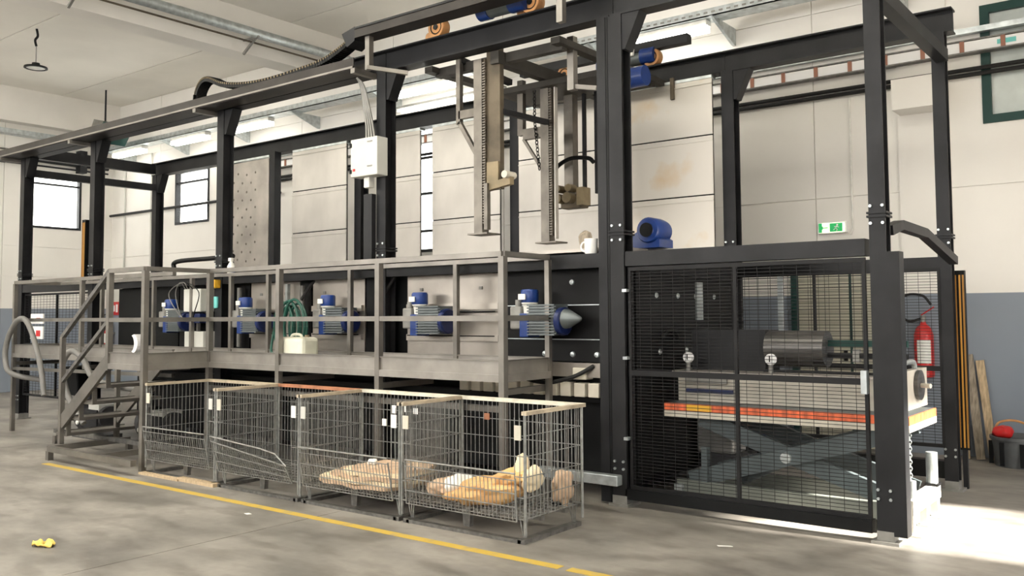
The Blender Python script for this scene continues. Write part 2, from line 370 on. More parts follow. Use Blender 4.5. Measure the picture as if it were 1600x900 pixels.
m = MB().box(-2.14, -2.12, .003, .12, .02, 4.06); m.build('column_seam', 'frame_black', fr)
# top, middle and bottom beams
for yf in (0, 2.23):
    for a, b in ((-13.4 if yf == 0 else -12.95, -4.83), (-4.83, -2.1), (-2.1, .09)):
        P = [(yf, 4.06), (yf+.16, 4.06), (yf+.16, 4.075), (yf+.09, 4.075), (yf+.09, 4.265), (yf+.16, 4.265), (yf+.16, 4.28), (yf, 4.28), (yf, 4.265), (yf+.07, 4.265), (yf+.07, 4.075), (yf, 4.075)]
        MB().prism(P, 'X', a+.004, b-.004).build('top_beam', 'frame', fr)
for a, b in zip(XS[1:], XS[:-1]):
    MB().box(a+.07, b-.07, .01, .13, 1.95, 2.07).build('middle_beam', 'frame', fr)
    MB().box(a+.07, b-.07, 2.24, 2.36, 1.95, 2.05).build('middle_beam', 'frame', fr)
for x in (0, -12.85):
    MB().box(x-.05, x+.05, .16, 2.23, 3.79, 3.9).build('cross_tie', 'frame', fr)
for x in (-12.85,):
    MB().box(x-.05, x+.05, .16, 2.23, 4.08, 4.25).build('top_cross_beam', 'frame', fr)
# arched tie at the loading end
m = MB(); pts = [(.19, 2.14), (.48, 2.20), (1.19, 2.19), (2.23, 2.02)]
for (a, b), (c, d) in zip(pts[:-1], pts[1:]): m.bar((.04, a, b-.01), (.04, c, d-.01), .07, .07)
m.build('arched_tie', 'frame', fr)
MB().box(.075, .16, -.01, .1, .06, 1.97).build('guard_post', 'frame', fr)
MB().box(-2.0, -.07, .0, .09, .06, .145).build('bottom_rail', 'frame_black', fr)
MB().box(-2.0, -.07, 2.25, 2.36, .1, .25).build('bottom_rail', 'frame_black', fr)
# outer rail trough in front of the left beams
m = MB(); m.prism([(-.27, 4.05), (-.04, 4.05), (-.04, 4.17), (-.05, 4.17), (-.05, 4.062), (-.26, 4.062), (-.26, 4.17), (-.27, 4.17)], 'X', -13.4, -4.95)
tr = m.build('cable_trough', 'trough', fr)
MB().box(-13.4, -4.95, -.285, -.27, 4.06, 4.08).build('trough_lip', 'rail_steel', tr)
for x in XS[2:]: MB().box(x-.13, x-.07, -.30, .02, 4.0, 4.05).build('bracket', 'rail_steel', tr)
# guide strip between two hanging panels
MB().box(-9.42, -9.3, 2.1, 2.22, 2.1, 4.06).build('guide_post', 'frame', fr)

# ================================================================== WIRE GUARDS
def guard(name, label, x0, x1, yf, z0, z1, xbars, zbars, pitch=.026, vp=.10, group='wire mesh machine guards'):
    t = thing(name, label, 'mesh guard', ((x0+x1)/2, yf, 0), group)
    m = MB(); z = z0+pitch
    while z < z1: m.box(x0, x1, yf-.002, yf+.002, z-.002, z+.002); z += pitch
    x = x0+vp
    while x < x1: m.box(x-.0015, x+.0015, yf-.0045, yf-.0015, z0, z1); x += vp
    m.build('wire_mesh', 'mesh_black', t, kind='stuff')
    for a, b, c, d in ((x0, x1, z0-.03, z0), (x0, x1, z1, z1+.03)): MB().box(a, b, yf-.016, yf+.016, c, d).build('frame_bar', 'mesh_black', t)
    for x in [x0+.012, x1-.012]+list(xbars): MB().box(x-.012, x+.012, yf-.016, yf+.016, z0, z1).build('frame_bar', 'mesh_black', t)
    for z in zbars: MB().box(x0, x1, yf-.02, yf+.02, z-.022, z+.022).build('cross_bar', 'mesh_black', t)
    return t
gf = guard('mesh_guard', 'fine black wire guard in front of the orange edged lift table', -1.96, -.075, .035, .175, 1.91, (-1.035,), (1.08,))
for z in (1.2, .55, 1.75):
    MB().box(-1.99, -1.95, -.03, .03, z-.012, z+.012).build('hinge', 'galvanised', gf)
MB().box(-.11, -.07, -.03, .02, 1.0, 1.16).build('latch', 'galvanised', gf)
gr = guard('mesh_guard', 'rear wire guard behind the lift table, red extinguisher seen through it', -1.96, -.075, 2.24, .40, 1.92, (-1.2, -.62), (1.06,))
MB().box(-1.55, -1.50, 2.2, 2.235, 1.3, 1.92).build('switch_strip', 'galvanised', gr)
gl = guard('mesh_guard', 'wire guard with two white signs at the far left column', -12.77, -10.75, .06, .4, 1.9, (-11.75,), (1.15,), pitch=.04)
for z0, z1 in ((1.47, 1.62), (1.24, 1.43)):
    s = MB().box(-12.5, -12.1, .02, .04, z0, z1).build('warning_sign', 'white', gl)
    MB().box(-12.3, -12.18, .012, .02, z0+.04, z1-.06).build('red_mark', 'red', s)
    MB().box(-12.46, -12.34, .012, .02, z0+.03, z0+.045).box(-12.46, -12.2, .012, .02, z0+.012, z0+.02).build('text_line', 'box_grey', s)

# ================================================================== PROCESS TANK (machine body behind the walkway)
tk = thing('process_tank', 'long stainless process tank with black end panel behind the walkway railings', 'machine', (-6, 1, 0))
YB = .17
def tpanel(x0, x1, z0, z1, m, ribs=True, y=YB):
    p = MB().box(x0+.004, x1-.004, y, y+.02, z0, z1).build('side_panel', m, tk)
    return p
MB().box(-10.2, -2.12, .22, 2.05, .95, 2.1).build('tank_core', 'frame_black', tk)
MB().box(-10.0, -2.05, .35, 2.0, .12, .95).build('shade_skirt', 'frame_black', tk)  # black block added so the space under the tank reads as shade
MB().box(-7.3, -2.1, .14, 2.08, 2.10, 2.13).build('top_plate', 'stainless_worn', tk)
for a, b, mm in ((-3.36, -2.13, 'black'), (-4.62, -3.40, 'body_steel'), (-5.22, -4.90, 'black'), (-6.08, -5.24, 'body_steel'), (-6.28, -6.1, 'black'), (-7.20, -6.30, 'body_steel'), (-7.54, -7.22, 'black'), (-8.7, -7.68, 'frame_black'), (-10.2, -8.72, 'frame_black')):
    p = tpanel(a, b, 1.15, 1.95, mm)
    if mm == 'body_steel':
        for z in (1.64, 1.34): MB().box(a+.02, b-.02, YB-.035, YB, z-.03, z+.03).build('stiffener', mm, p)
        for z in (1.60, 1.37): MB().tube([(a+.03, YB-.03, z-.01), (b-.06, YB-.03, z-.01)], .008, 6).build('rod', 'black', p)
        for x in (a+.2, b-.25): MB().box(x-.02, x+.02, YB-.01, YB, 1.80, 1.83).build('clip', 'motor_grey', p)
    elif a > -3.5:
        for z in (1.64, 1.34): MB().box(a, b-.2, YB-.012, YB, z-.004, z+.004).build('seam_strip', 'galvanised', p)
        for x, z in ((a+.45, 1.21), (a+.75, 1.21), (a+1.0, 1.21), (a+.75, 1.84)): MB().lathe([(0.0, -.018), (.022, -.014), (.026, 0)], (x, YB, z), 'Y', 12).build('round_bolt', 'galvanised', p, True)
for x0, x1 in ((-10.2, -7.7), (-7.5, -4.92), (-4.74, -2.28)):
    MB().box(x0, x1, .1, .3, 1.02, 1.14).build('sill_channel', 'body_steel', tk)
for k in range(11):
    x = -2.36-k*.145; MB().box(x-.055, x+.055, .1, .2, .85, .97).build('junction_block', 'cream', tk, bevel=.008)
MB().box(-2.56, -2.42, .08, .2, 1.0, 1.1).build('junction_block', 'cream', tk, bevel=.008)
MB().box(-9.7, -2.3, .2, .3, .80, .85).build('lower_rail', 'black', tk)
MB().tube(smooth_path([(-2.35, .1, 1.12), (-2.5, .02, 1.03), (-2.75, 0, .97), (-3.0, .02, .99), (-3.15, .1, 1.05)]), .018, 8).build('hose', 'rubber', tk, True)
# right end of the tank, facing the lift table
MB().box(-2.12, -1.99, .2, 2.1, .2, 1.92).build('end_wall', 'frame_black', tk)
MB().prism([(.2, 2.07), (2.1, 2.07), (2.1, 1.88), (.2, 1.93)], 'X', -2.05, -1.97).build('end_flange', 'frame', tk)
for y in (.55, .95, 1.3, 1.7):
    MB().lathe([(0.0, .012), (.02, .01), (.026, 0)], (-1.99, y, 1.72), 'X', 10).build('round_bolt', 'galvanised', tk, True)
for y in (.6, 1.1): MB().lathe([(0.0, .012), (.02, .01), (.026, 0)], (-1.99, y, 1.23), 'X', 10).build('round_bolt', 'galvanised', tk, True)
MB().tube(arc((-1.97, .75, 1.26), .16, 30, 150, 8, 'YZ'), .02, 8).build('grab_handle', 'black', tk, True)
MB().box(-1.99, -1.97, 1.3, 1.42, 1.5, 1.85).build('sight_strip', 'galvanised', tk)
# cones and shaft stuff: vertical supply pipes on the tank front
for x, mm in ((-7.33, 'motor_grey'), (-6.17, 'wire_dark'), (-4.97, 'rail_steel')):
    m = MB(); m.tube([(x, .1, 1.2), (x, .1, 1.9)], .028, 10); m.build('supply_pipe', mm, tk, True)
for x in (-6.0, -4.75):
    MB().tube(smooth_path([(x, .12, 1.95), (x-.03, .06, 1.85), (x-.12, .04, 1.74)]), .018, 8).build('supply_hose', 'rubber', tk, True)
MB().box(-6.45, -6.41, .08, .12, 1.58, 1.92).build('vertical_strip', 'galvanised', tk)

# gear motors in a row on the tank front
def gearmotor(x, label, cone=False):
    y = -.0; t = thing('gear_motor', label, 'motor', (x, y, 1.33), 'blue and grey gear motors on the tank front')
    b = MB().lathe([(.076, 0), (.08, .01), (.08, .1), (.07, .115), (0, .12)], (x, y, 1.665), 'Z', 16).build('motor_cap', 'blue', t, True)
    MB().box(x-.055, x+.02, y-.098, y-.088, 1.69, 1.74).build('rating_plate', 'label_white', b)
    MB().lathe([(.055, 0), (.06, .07), (.075, .085), (.075, .095)], (x, y, 1.57), 'Z', 14).build('neck', 'white_paint', t, True)
    MB().box(x-.17, x-.05, y-.07, y+.08, 1.43, 1.63).build('gear_housing', 'motor_grey', t, bevel=.012)
    MB().cyl((x-.11, y-.02, 1.63), (x-.11, y-.02, 1.69), .03, 10).build('filler_cap', 'motor_grey', t, True)
    h = MB().box(x+.04, x+.33, y-.07, y+.11, 1.38, 1.645).build('motor_housing', 'fin_grey', t)
    m = MB()
    for k in range(11): z = 1.385+k*.0255; m.box(x+.04, x+.33, y-.1, y-.07, z-.006, z+.006)
    m.build('cooling_fins', 'fin_grey', h, kind='stuff')
    MB().box(x-.06, x+.04, y-.08, y+.1, 1.36, 1.57).build('drive_flange', 'blue', t, bevel=.01)
    MB().lathe([(.0, 0), (.115, 0), (.122, .008), (.122, .045), (.11, .055), (.05, .055)], (x+.33, y, 1.5), 'X', 20).build('end_flange', 'blue_deep', t, True)
    MB().box(x-.02, x+.3, y+.11, YB, 1.45, 1.55).build('mount', 'motor_grey', t)
    if cone: MB().lathe([(.085, 0), (.08, .04), (.03, .14), (.016, .16), (0, .165)], (x+.385, y-.01, 1.52), 'X', 18).build('shaft_cone', 'fin_grey', t, True)
    return t
gearmotor(-2.95, 'blue capped gear motor with pale pointed cone on black panel', True)
gearmotor(-4.285, 'blue capped gear motor just right of the steel column holding the box')
gearmotor(-5.63, 'blue capped gear motor right of the white jerrycan')
gearmotor(-7.07, 'blue capped gear motor behind the green hose coil')
gearmotor(-8.62, 'gear motor left of the grey control cabinet, partly hidden by railing')

# control cabinet, e-stop
t = thing('control_cabinet', 'light grey control cabinet with hanging cables behind the railing', 'cabinet', (-8.03, .05, 1.25))
MB().box(-8.22, -7.86, -.08, .12, 1.62, 1.90).build('upper_box', 'box_grey', t, bevel=.01)
MB().box(-8.2, -7.9, -.06, .12, 1.48, 1.60).build('drive_unit', 'blue_deep', t, bevel=.01)
MB().box(-8.24, -7.84, -.05, .14, 1.17, 1.38).build('lower_box', 'box_grey', t, bevel=.01)
for k, (a, b) in enumerate(((-8.1, -8.45), (-8.0, -7.8), (-8.15, -8.3))):
    MB().tube(smooth_path([(a, -.1, 1.9), (a-.05, -.14, 1.98), (b, -.14, 1.85), ((a+b)/2, -.13, 1.62), (a, -.1, 1.5)]), .006, 6).build('cable', 'hose_grey' if k != 1 else 'black', t, True)
MB().box(-8.03, -8.0, -.02, .02, 1.38, 1.48).build('stem', 'motor_grey', t)
MB().box(-7.97, -7.93, .05, .13, 1.6, 1.62).build('hook', 'motor_grey', t)
t = thing('emergency_stop', 'yellow box with red stop button beside the fourth column', 'switch', (-7.64, -.07, 1.9))
MB().box(-7.72, -7.56, -.09, -.0, 1.9, 2.0).build('housing', 'yellow', t, bevel=.01)
MB().lathe([(.012, 0), (.012, -.015), (.02, -.018), (.02, -.028), (0, -.03)], (-7.66, -.09, 1.95), 'Y', 14).build('button', 'red', t, True)
tag(MB().box(-7.70, -7.6, -.03, .0, 1.66, 1.80).build('status_display', 'cyan', bevel=.008), 'small teal status plate below the yellow stop box', 'sign')
t = thing('bent_pipe', 'black bent pipe rising above the tank left of the spray bottle', 'pipe', (-8.6, .3, 2.05))
MB().tube(smooth_path([(-9.06, .3, 2.05), (-9.06, .3, 2.2), (-8.98, .3, 2.29), (-8.2, .3, 2.30), (-7.75, .3, 2.31)]), .03, 10).build('pipe', 'black', t, True)
MB().box(-9.12, -9.0, .24, .36, 2.03, 2.06).build('flange', 'black', t)

# ================================================================== HANGING SHEET PANELS (rear)
def sheet_panel(x0, x1, label, perf=False, mm='stainless'):
    t = thing('sheet_panel', label, 'steel panel', ((x0+x1)/2, 2.12, 2.16), 'stainless sheet panels hung between the rear columns')
    if perf:
        s = MB().box(x0, x1, 2.1, 2.12, 2.16, 3.97).build('sheet', 'stainless_worn', t)
        m = MB(); k = 0; z = 2.3
        while z < 3.85:
            x = x0+.1+(k % 2)*.11
            while x < x1-.25: m.lathe([(.0, -.006), (.016, -.004), (.02, 0)], (x, 2.1, z+.02*math.sin(x*9)), 'Y', 8); x += .22
            z += .135; k += 1
        m.build('dimples', 'mast_steel', s, kind='stuff')
    else:
        for a, b in ((2.16, 2.77), (2.785, 3.39), (3.405, 3.985)):
            s = MB().box(x0, x1, 2.1, 2.115, a, b).build('sheet', mm, t)
            MB().box(x0, x1, 2.09, 2.1, b-.055, b-.045).build('fold', mm, s)
        m = MB().box(x0, x1, 2.115, 2.13, 2.16, 3.98); m.build('backing', 'frame_black', t)
    MB().box(x0, x1, 2.1, 2.2, 3.99, 4.02).build('hanger_rail', 'galvanised', t)
    return t
sheet_panel(-10.42, -9.44, 'dimpled stained steel sheet panel behind the fourth column', True)
sheet_panel(-8.88, -7.70, 'steel sheet panel just left of the grey electrical box')
sheet_panel(-6.80, -6.28, 'narrow steel sheet panel right of the third column')
sheet_panel(-6.06, -4.95, 'steel sheet panel right of the bright window slit')
sheet_panel(-4.66, -3.18, 'shiny steel sheet panel behind the hanging lift masts')
t = sheet_panel(-3.12, -2.16, 'pale steel sheet panel with rust streaks right of the second column', mm='stainless_rust')
MB().box(-2.62, -2.58, 2.07, 2.1, 3.82, 4.05).build('clamp', 'mast_rust', t)

# ================================================================== OVERHEAD TROLLEY
tr = thing('overhead_trolley', 'overhead travelling lift trolley with stainless masts hanging under the top beams', 'trolley', (-3.6, 1.1, 4.28))
for yf in (.02, 2.25):
    MB().box(-4.75, -2.5, yf+.0, yf+.1, 4.46, 4.56).build('side_rail', 'frame', tr)
    for x in (-4.1, -2.95):
        w = MB().lathe([(.03, -.05), (.07, -.045), (.075, -.05), (.1, -.05), (.104, -.04), (.104, .04), (.1, .05), (.0, .05)], (x, yf+.06, 4.385), 'Y', 24).build('wheel', 'tyre', tr, True)
        MB().lathe([(.0, -.06), (.028, -.06), (.03, -.03), (.07, -.052), (.075, -.045)], (x, yf+.06, 4.385), 'Y', 16).build('hub', 'black', w, True)
        MB().cyl((x-.14, yf+.06, 4.325), (x-.14, yf+.12, 4.325), .045, 14).build('guide_roller', 'tyre', tr, True)
def drive(x, y):
    d = MB().cyl((x-.13, y, 4.4), (x+.13, y, 4.4), .075, 16).build('drive_motor', 'fin_grey', tr, True)
    MB().cyl((x-.24, y, 4.4), (x-.12, y, 4.4), .085, 16).build('fan_cover', 'blue', d, True)
    MB().cyl((x+.13, y, 4.41), (x+.3, y, 4.41), .095, 16).build('gearbox', 'blue', d, True)
    MB().box(x-.06, x+.06, y-.1, y-.06, 4.42, 4.5).build('terminal_box', 'label_white', d)
drive(-3.28, .02); drive(-3.2, 2.3)
for x in (-4.3, -3.45, -2.75):
    MB().box(x-.05, x+.05, .14, 2.25, 3.93 if x == -3.45 else 3.99, 4.05).build('cross_beam', 'beam_brown', tr)
for y in (.25, 1.9): MB().box(-4.3, -2.75, y, y+.08, 3.96, 4.05).build('long_beam', 'beam_brown', tr)
MB().box(-4.05, -2.8, .9, 1.5, 3.86, 3.92).build('drive_plate', 'beam_brown', tr)
# mast A (near) with rack, wide carriage plate and hook
m = MB(); m.box(-3.70, -3.60, .13, .23, 2.33, 4.0); m.build('mast', 'mast_steel', tr)
m = MB().box(-3.605, -3.57, .15, .2, 2.4, 4.0)
ra = m.build('rack', 'mast_rust', tr); m = MB()
for k in range(60): m.box(-3.61, -3.565, .135, .15, 2.42+k*.026, 2.432+k*.026)
m.build('rack_teeth', 'mast_steel', ra, kind='stuff')
MB().box(-3.57, -3.41, .17, .23, 2.74, 4.1).build('carriage_plate', 'mast_rust', tr)
MB().box(-3.57, -3.53, .12, .17, 2.36, 2.8).build('guide_rod', 'mast_steel', tr)
MB().prism([(-3.56, 2.73), (-3.28, 2.77), (-3.28, 2.88), (-3.36, 2.88), (-3.36, 2.83), (-3.42, 2.82), (-3.42, 3.0), (-3.56, 3.0)], 'Y', .15, .21).build('hook', 'beige_steel', tr)
MB().cyl((-3.31, .1, 2.86), (-3.31, .25, 2.86), .035, 12).build('hook_roller', 'cream', tr, True)
MB().box(-3.74, -3.50, .08, .28, 2.315, 2.33).build('foot_plate', 'mast_steel', tr)
MB().box(-3.96, -3.91, .17, .22, 3.42, 4.12).build('hanger_post', 'mast_steel', tr)
MB().bar((-3.93, .19, 3.44), (-3.66, .19, 3.02), .04).build('diagonal_brace', 'mast_steel', tr)
MB().box(-3.93, -3.68, .17, .22, 3.47, 3.55).build('tie_plate', 'mast_steel', tr)
MB().bar((-3.93, .2, 4.06), (-3.93, 1.0, 4.0), .06).build('tie_plate', 'frame', tr)
MB().bar((-3.42, .22, 3.48), (-3.42, .95, 3.50), .05).build('tie_plate', 'frame', tr)
# mast B (far)
MB().box(-3.52, -3.42, .97, 1.07, 2.29, 3.95).build('mast', 'mast_steel', tr)
m = MB().box(-3.42, -3.39, .99, 1.04, 2.35, 3.95); ra = m.build('rack', 'mast_rust', tr); m = MB()
for k in range(58): m.box(-3.425, -3.385, .975, .99, 2.36+k*.026, 2.372+k*.026)
m.build('rack_teeth', 'mast_steel', ra, kind='stuff')
MB().box(-3.36, -3.345, .98, 1.03, 2.32, 3.9).build('guide_rod', 'stainless', tr)
MB().box(-3.56, -3.3, .92, 1.12, 2.275, 2.29).build('foot_plate', 'mast_steel', tr)
MB().box(-3.83, -3.76, .99, 1.05, 3.42, 4.0).build('hanger_post', 'mast_steel', tr)
MB().box(-3.76, -3.52, .99, 1.05, 3.37, 3.48).build('tie_plate', 'mast_steel', tr)
MB().bar((-3.77, 1.02, 3.38), (-3.52, 1.02, 3.02), .03).build('diagonal_brace', 'mast_steel', tr)
m = MB()
for k in range(22):
    z = 3.85-k*.038; a = (k % 2)*math.pi/2; x = -3.6+.06*max(0, (k-8)/14)
    m.tube([(x+.016*math.cos(i*math.pi/3)*math.cos(a), .98+.016*math.cos(i*math.pi/3)*math.sin(a), z+.026*math.sin(i*math.pi/3)) for i in range(7)], .005, 5)
m.build('chain', 'black', tr, kind='stuff')
# lifting column C with clamp head
MB().box(-3.49, -3.38, 1.35, 1.45, 2.78, 3.93).build('lift_column', 'mast_steel', tr)
cl = MB().box(-3.52, -3.26, 1.32, 1.46, 2.66, 2.80).build('clamp_head', 'mast_rust', tr, bevel=.01)
for x, z, r in ((-3.5, 2.86, .04), (-3.36, 2.86, .04), (-3.5, 2.76, .05), (-3.38, 2.76, .055)):
    MB().cyl((x, 1.22, z), (x, 1.34, z), r, 14).build('clamp_roller', 'beige_steel', cl, True)
MB().box(-3.28, -3.2, 1.26, 1.4, 2.68, 2.86).build('clamp_jaw', 'beige_steel', cl)
for x in (-3.28, -3.13): MB().box(x-.015, x+.015, 1.4, 1.44, 2.8, 3.9).build('guide_rod', 'frame', tr)
MB().tube(smooth_path([(-3.6, 1.3, 3.05), (-3.5, 1.28, 3.12), (-3.35, 1.28, 3.17), (-3.15, 1.28, 3.15), (-3.08, 1.28, 3.1)]), .022, 8).build('cable_loop', 'black', tr, True)
MB().box(-2.80, -2.73, .4, .47, 3.62, 4.12).build('hanger_post', 'rail_steel', tr)
MB().bar((-2.77, .44, 3.66), (-2.5, .44, 3.6), .04).build('hanger_foot', 'rail_steel', tr)
MB().cyl((-2.95, 1.3, 4.0), (-2.95, 1.3, 4.2), .09, 16).build('hoist_motor', 'blue', tr, True)
MB().cyl((-2.75, 1.25, 3.88), (-2.45, 1.25, 3.88), .1, 16).build('hoist_motor', 'blue', tr, True)
# raised cable tray on the trolley
ut = MB().prism([(-.34, 4.335), (-.14, 4.335), (-.14, 4.44), (-.34, 4.44)], 'X', -4.86, -2.3).build('chain_tray', 'trough', tr)
MB().prism([(-5.05, 4.41), (-4.86, 4.45), (-4.86, 4.31), (-4.97, 4.26)], 'Y', -.34, -.14).build('tray_mouth', 'frame', ut)
MB().box(-4.86, -2.3, -.35, -.34, 4.42, 4.44).build('tray_lip', 'frame', ut)
for x in (-4.72, -2.4): MB().box(x-.03, x+.03, -.3, -.24, 4.0, 4.335).build('tray_post', 'rail_steel', ut)
MB().bar((-4.72, -.3, 4.02), (-4.45, .0, 3.98), .04).build('tray_bracket', 'rail_steel', ut)
# cable chain
ch = thing('cable_chain', 'black cable drag chain looping along the top front rail', 'cable chain', (-6.3, -.22, 4.1))
path = smooth_path([(-7.78, -.17, 4.08), (-7.79, -.17, 4.2), (-7.76, -.17, 4.3), (-7.66, -.17, 4.385), (-7.52, -.17, 4.385), (-7.25, -.17, 4.28), (-6.85, -.17, 4.21), (-6.4, -.17, 4.185), (-5.9, -.17, 4.2), (-5.5, -.17, 4.23), (-5.2, -.17, 4.31), (-4.98, -.17, 4.41)], 9)
m = MB(); k2 = MB()
for i, (p, q) in enumerate(zip(path[:-1], path[1:])):
    d = (q-p)
    m.bar(p-d*.02, q-d*.12, .13, .05, (0, 1, 0)) if False else None
    for s in (-1, 1):
        o = Vector((0, s*.06, 0)); m.bar(p+o, p+d*.92+o, .014, .06)
    nrm = Vector((-d.z, 0, d.x)).normalized()*.026
    m.bar(p+d*.25-Vector((0, .06, 0))-nrm, p+d*.25+Vector((0, .06, 0))-nrm, .02, .008)
    m.bar(p+d*.4-Vector((0, .06, 0))+nrm, p+d*.4+Vector((0, .06, 0))+nrm, .03, .012)
    k2.bar(p+d*.3-Vector((0, .07, 0))+nrm*.6, p+d*.6-Vector((0, .07, 0))+nrm*.6, .008, .02)
m.build('chain_links', 'black', ch, kind='stuff'); k2.build('chain_pins', 'beige_steel', ch, kind='stuff')
MB().tube([p+Vector((0, 0, 0)) for p in path], .02, 6).build('cables', 'rubber', ch, True)

# electrical box on column three
t = thing('electrical_box', 'light grey electrical box on the third column', 'electrical box', (-4.92, -.12, 2.97))
MB().box(-5.11, -4.72, -.16, -.01, 2.97, 3.36).build('cabinet_door', 'box_grey', t, bevel=.008)
for z in (3.3, 3.03): MB().box(-5.115, -5.09, -.17, -.15, z-.02, z+.02).build('hinge', 'black', t)
MB().box(-5.07, -5.04, -.166, -.16, 3.03, 3.055).build('warning_mark', 'red', t)
for z in (3.06, 3.31): MB().box(-4.86, -4.79, -.166, -.16, z, z+.012).build('name_plate', 'motor_grey', t)
MB().box(-4.98, -4.9, -.1, -.02, 2.86, 2.97).build('cable_gland', 'white_paint', t, bevel=.01)
for k in range(4):
    MB().tube(smooth_path([(-4.98+k*.04, -.06, 3.36), (-5.0+k*.03, -.05, 3.55), (-5.02+k*.015, -.1, 3.9), (-5.03, -.15, 4.0)]), .012, 6).build('conduit', 'motor_grey', t, True)
MB().box(-5.02, -4.9, -.06, .0, 2.1, 2.8).build('cable_duct', 'frame', t)

# ================================================================== WALKWAY
wk = thing('walkway', 'raised steel walkway with railings, landing and toe boards along the machine', 'walkway', (-6.5, -.4, 0))
ZD = 1.13
def rail(p, q, s=.045): MB().bar(p, q, s, s).build('handrail', 'rail_steel', wk)
def post(x, y, z0, z1, s=.05): MB().box(x-s/2, x+s/2, y-s/2, y+s/2, z0, z1).build('post', 'rail_steel', wk)
YF, YK, X0, X1 = -.7, -.07, -11.37, -2.70
LX0, LX1, LY = -7.42, -6.73, -1.45
for x0, x1 in ((X0, -7.62), (-7.58, -4.9), (-4.86, X1)): MB().box(x0, x1, YF+.03, YK, ZD-.03, ZD).build('deck_plate', 'rail_steel', wk)
MB().box(LX0, LX1, LY+.03, YF, ZD-.03, ZD).build('deck_plate', 'rail_steel', wk)
def toe(p, q):
    p = Vector(p); q = Vector(q)
    MB().bar(p+Vector((0, 0, 1.13)), q+Vector((0, 0, 1.13)), .01, .11).build('toe_board', 'toe_steel', wk)
    MB().bar(p+Vector((0, 0, 1.045)), q+Vector((0, 0, 1.045)), .05, .06).build('edge_beam', 'toe_steel', wk)
    MB().bar(p+Vector((0, 0, 1.187)), q+Vector((0, 0, 1.187)), .035, .012).build('toe_lip', 'rail_steel', wk)
for p, q in (((X0, YF, 0), (LX0, YF, 0)), ((LX0, LY, 0), (LX1, LY, 0)), ((LX1, LY, 0), (LX1, YF, 0)), ((LX1, YF, 0), (X1, YF, 0)), ((X1, YF, 0), (X1, YK, 0)), ((X0, YF, 0), (X0, YK, 0)), ((X0, YK, 0), (X1, YK, 0))):
    toe(p, q)
for z in (2.05, 1.53):
    for p, q in (((X0, YF, z), (LX0, YF, z)), ((LX0, LY, z), (LX1, LY, z)), ((LX1, LY, z), (LX1, YF, z)), ((LX1, YF, z), (X1, YF, z)), ((X1, YF, z), (X1, YK, z)), ((X0, YF, z), (X0, YK, z))): rail(p, q)
    rail((X0, YK, z), (X1, YK, z), .04)
for x in (X0, -9.5): post(x, YF, 0 if x != -9.5 else 1.1, 2.03)
for x in (LX1, -5.545, -4.126, X1): post(x, YF, 0, 2.03, .055)
post(LX0, LY, 1.0, 2.03, .055); post(LX1, LY, 0, 2.03, .055); post(-8.2, -.62, 0, 1.05, .05)
for x in (-10.2, -8.9, -8.05, -7.25, -6.55, -5.2, -3.75): post(x, YK, 1.1, 2.03, .045)
post(X1, YK, 0.0, 2.03, .045)
for x in (X0, -9.5, -8.2, -5.545, -4.126, -2.75): MB().bar((x, YF+.03, .93), (x, .0, .93), .05).build('support_arm', 'rail_steel', wk)
MB().bar((X0, YF, .86), (LX0, YF, .90), .04).build('lower_tie', 'rail_steel', wk)
MB().bar((LX1, YF, .80), (X1, YF, .80), .05).build('lower_tie', 'rail_steel', wk)
# staircase
st = thing('staircase', 'steel staircase with grated treads leading up to the walkway landing', 'staircase', (-7.9, -1.1, 0))
for y in (-1.45, -.80):
    MB().bar((LX0, y, 1.10), (-8.42, y, .38), .035, .14).build('stringer', 'rail_steel', st)
    MB().box(-8.45, -8.40, y-.025, y+.025, .14, 1.34 if y < -1 else 1.0).build('newel_post', 'rail_steel', st)
    if y < -1:
        MB().bar((LX0, y, 2.05), (-8.44, y, 1.33), .045).build('handrail', 'wire_dark', st)
        MB().bar((LX0, y, 1.53), (-8.42, y, .84), .04).build('handrail', 'wire_dark', st)
for k in range(4):
    x = -7.60-k*.28; z = .84-k*.19
    tdd = MB().box(x-.13, x+.10, -1.43, -.62, z-.035, z).build('tread', 'rail_steel', st)
    MB().box(x-.14, x-.13, -1.43, -.62, z-.05, z+.01).build('nosing', 'wire_dark', tdd)
    MB().box(x+.085, x+.1, -1.43, -1.38, z, z+.19).build('riser_bracket', 'rail_steel', st)
MB().bar((-8.32, -1.62, .125), (-6.6, -1.62, .125), .06).build('base_tube', 'rail_steel', st)
MB().bar((-8.32, -1.62, .125), (-8.32, -.7, .125), .06).build('base_tube', 'rail_steel', st)
MB().bar((-7.3, -1.62, .125), (-7.3, -.7, .125), .06).build('base_tube', 'rail_steel', st)
MB().bar((-9.6, -.95, .16), (-6.9, -.95, .16), .05).build('base_tube', 'wire_dark', st)
for x, y in ((-8.32, -1.62), (-8.32, -.7), (-7.3, -.7), (-9.58, -.95)): MB().box(x-.03, x+.03, y-.03, y+.03, 0, .1).build('foot', 'rail_steel', st)

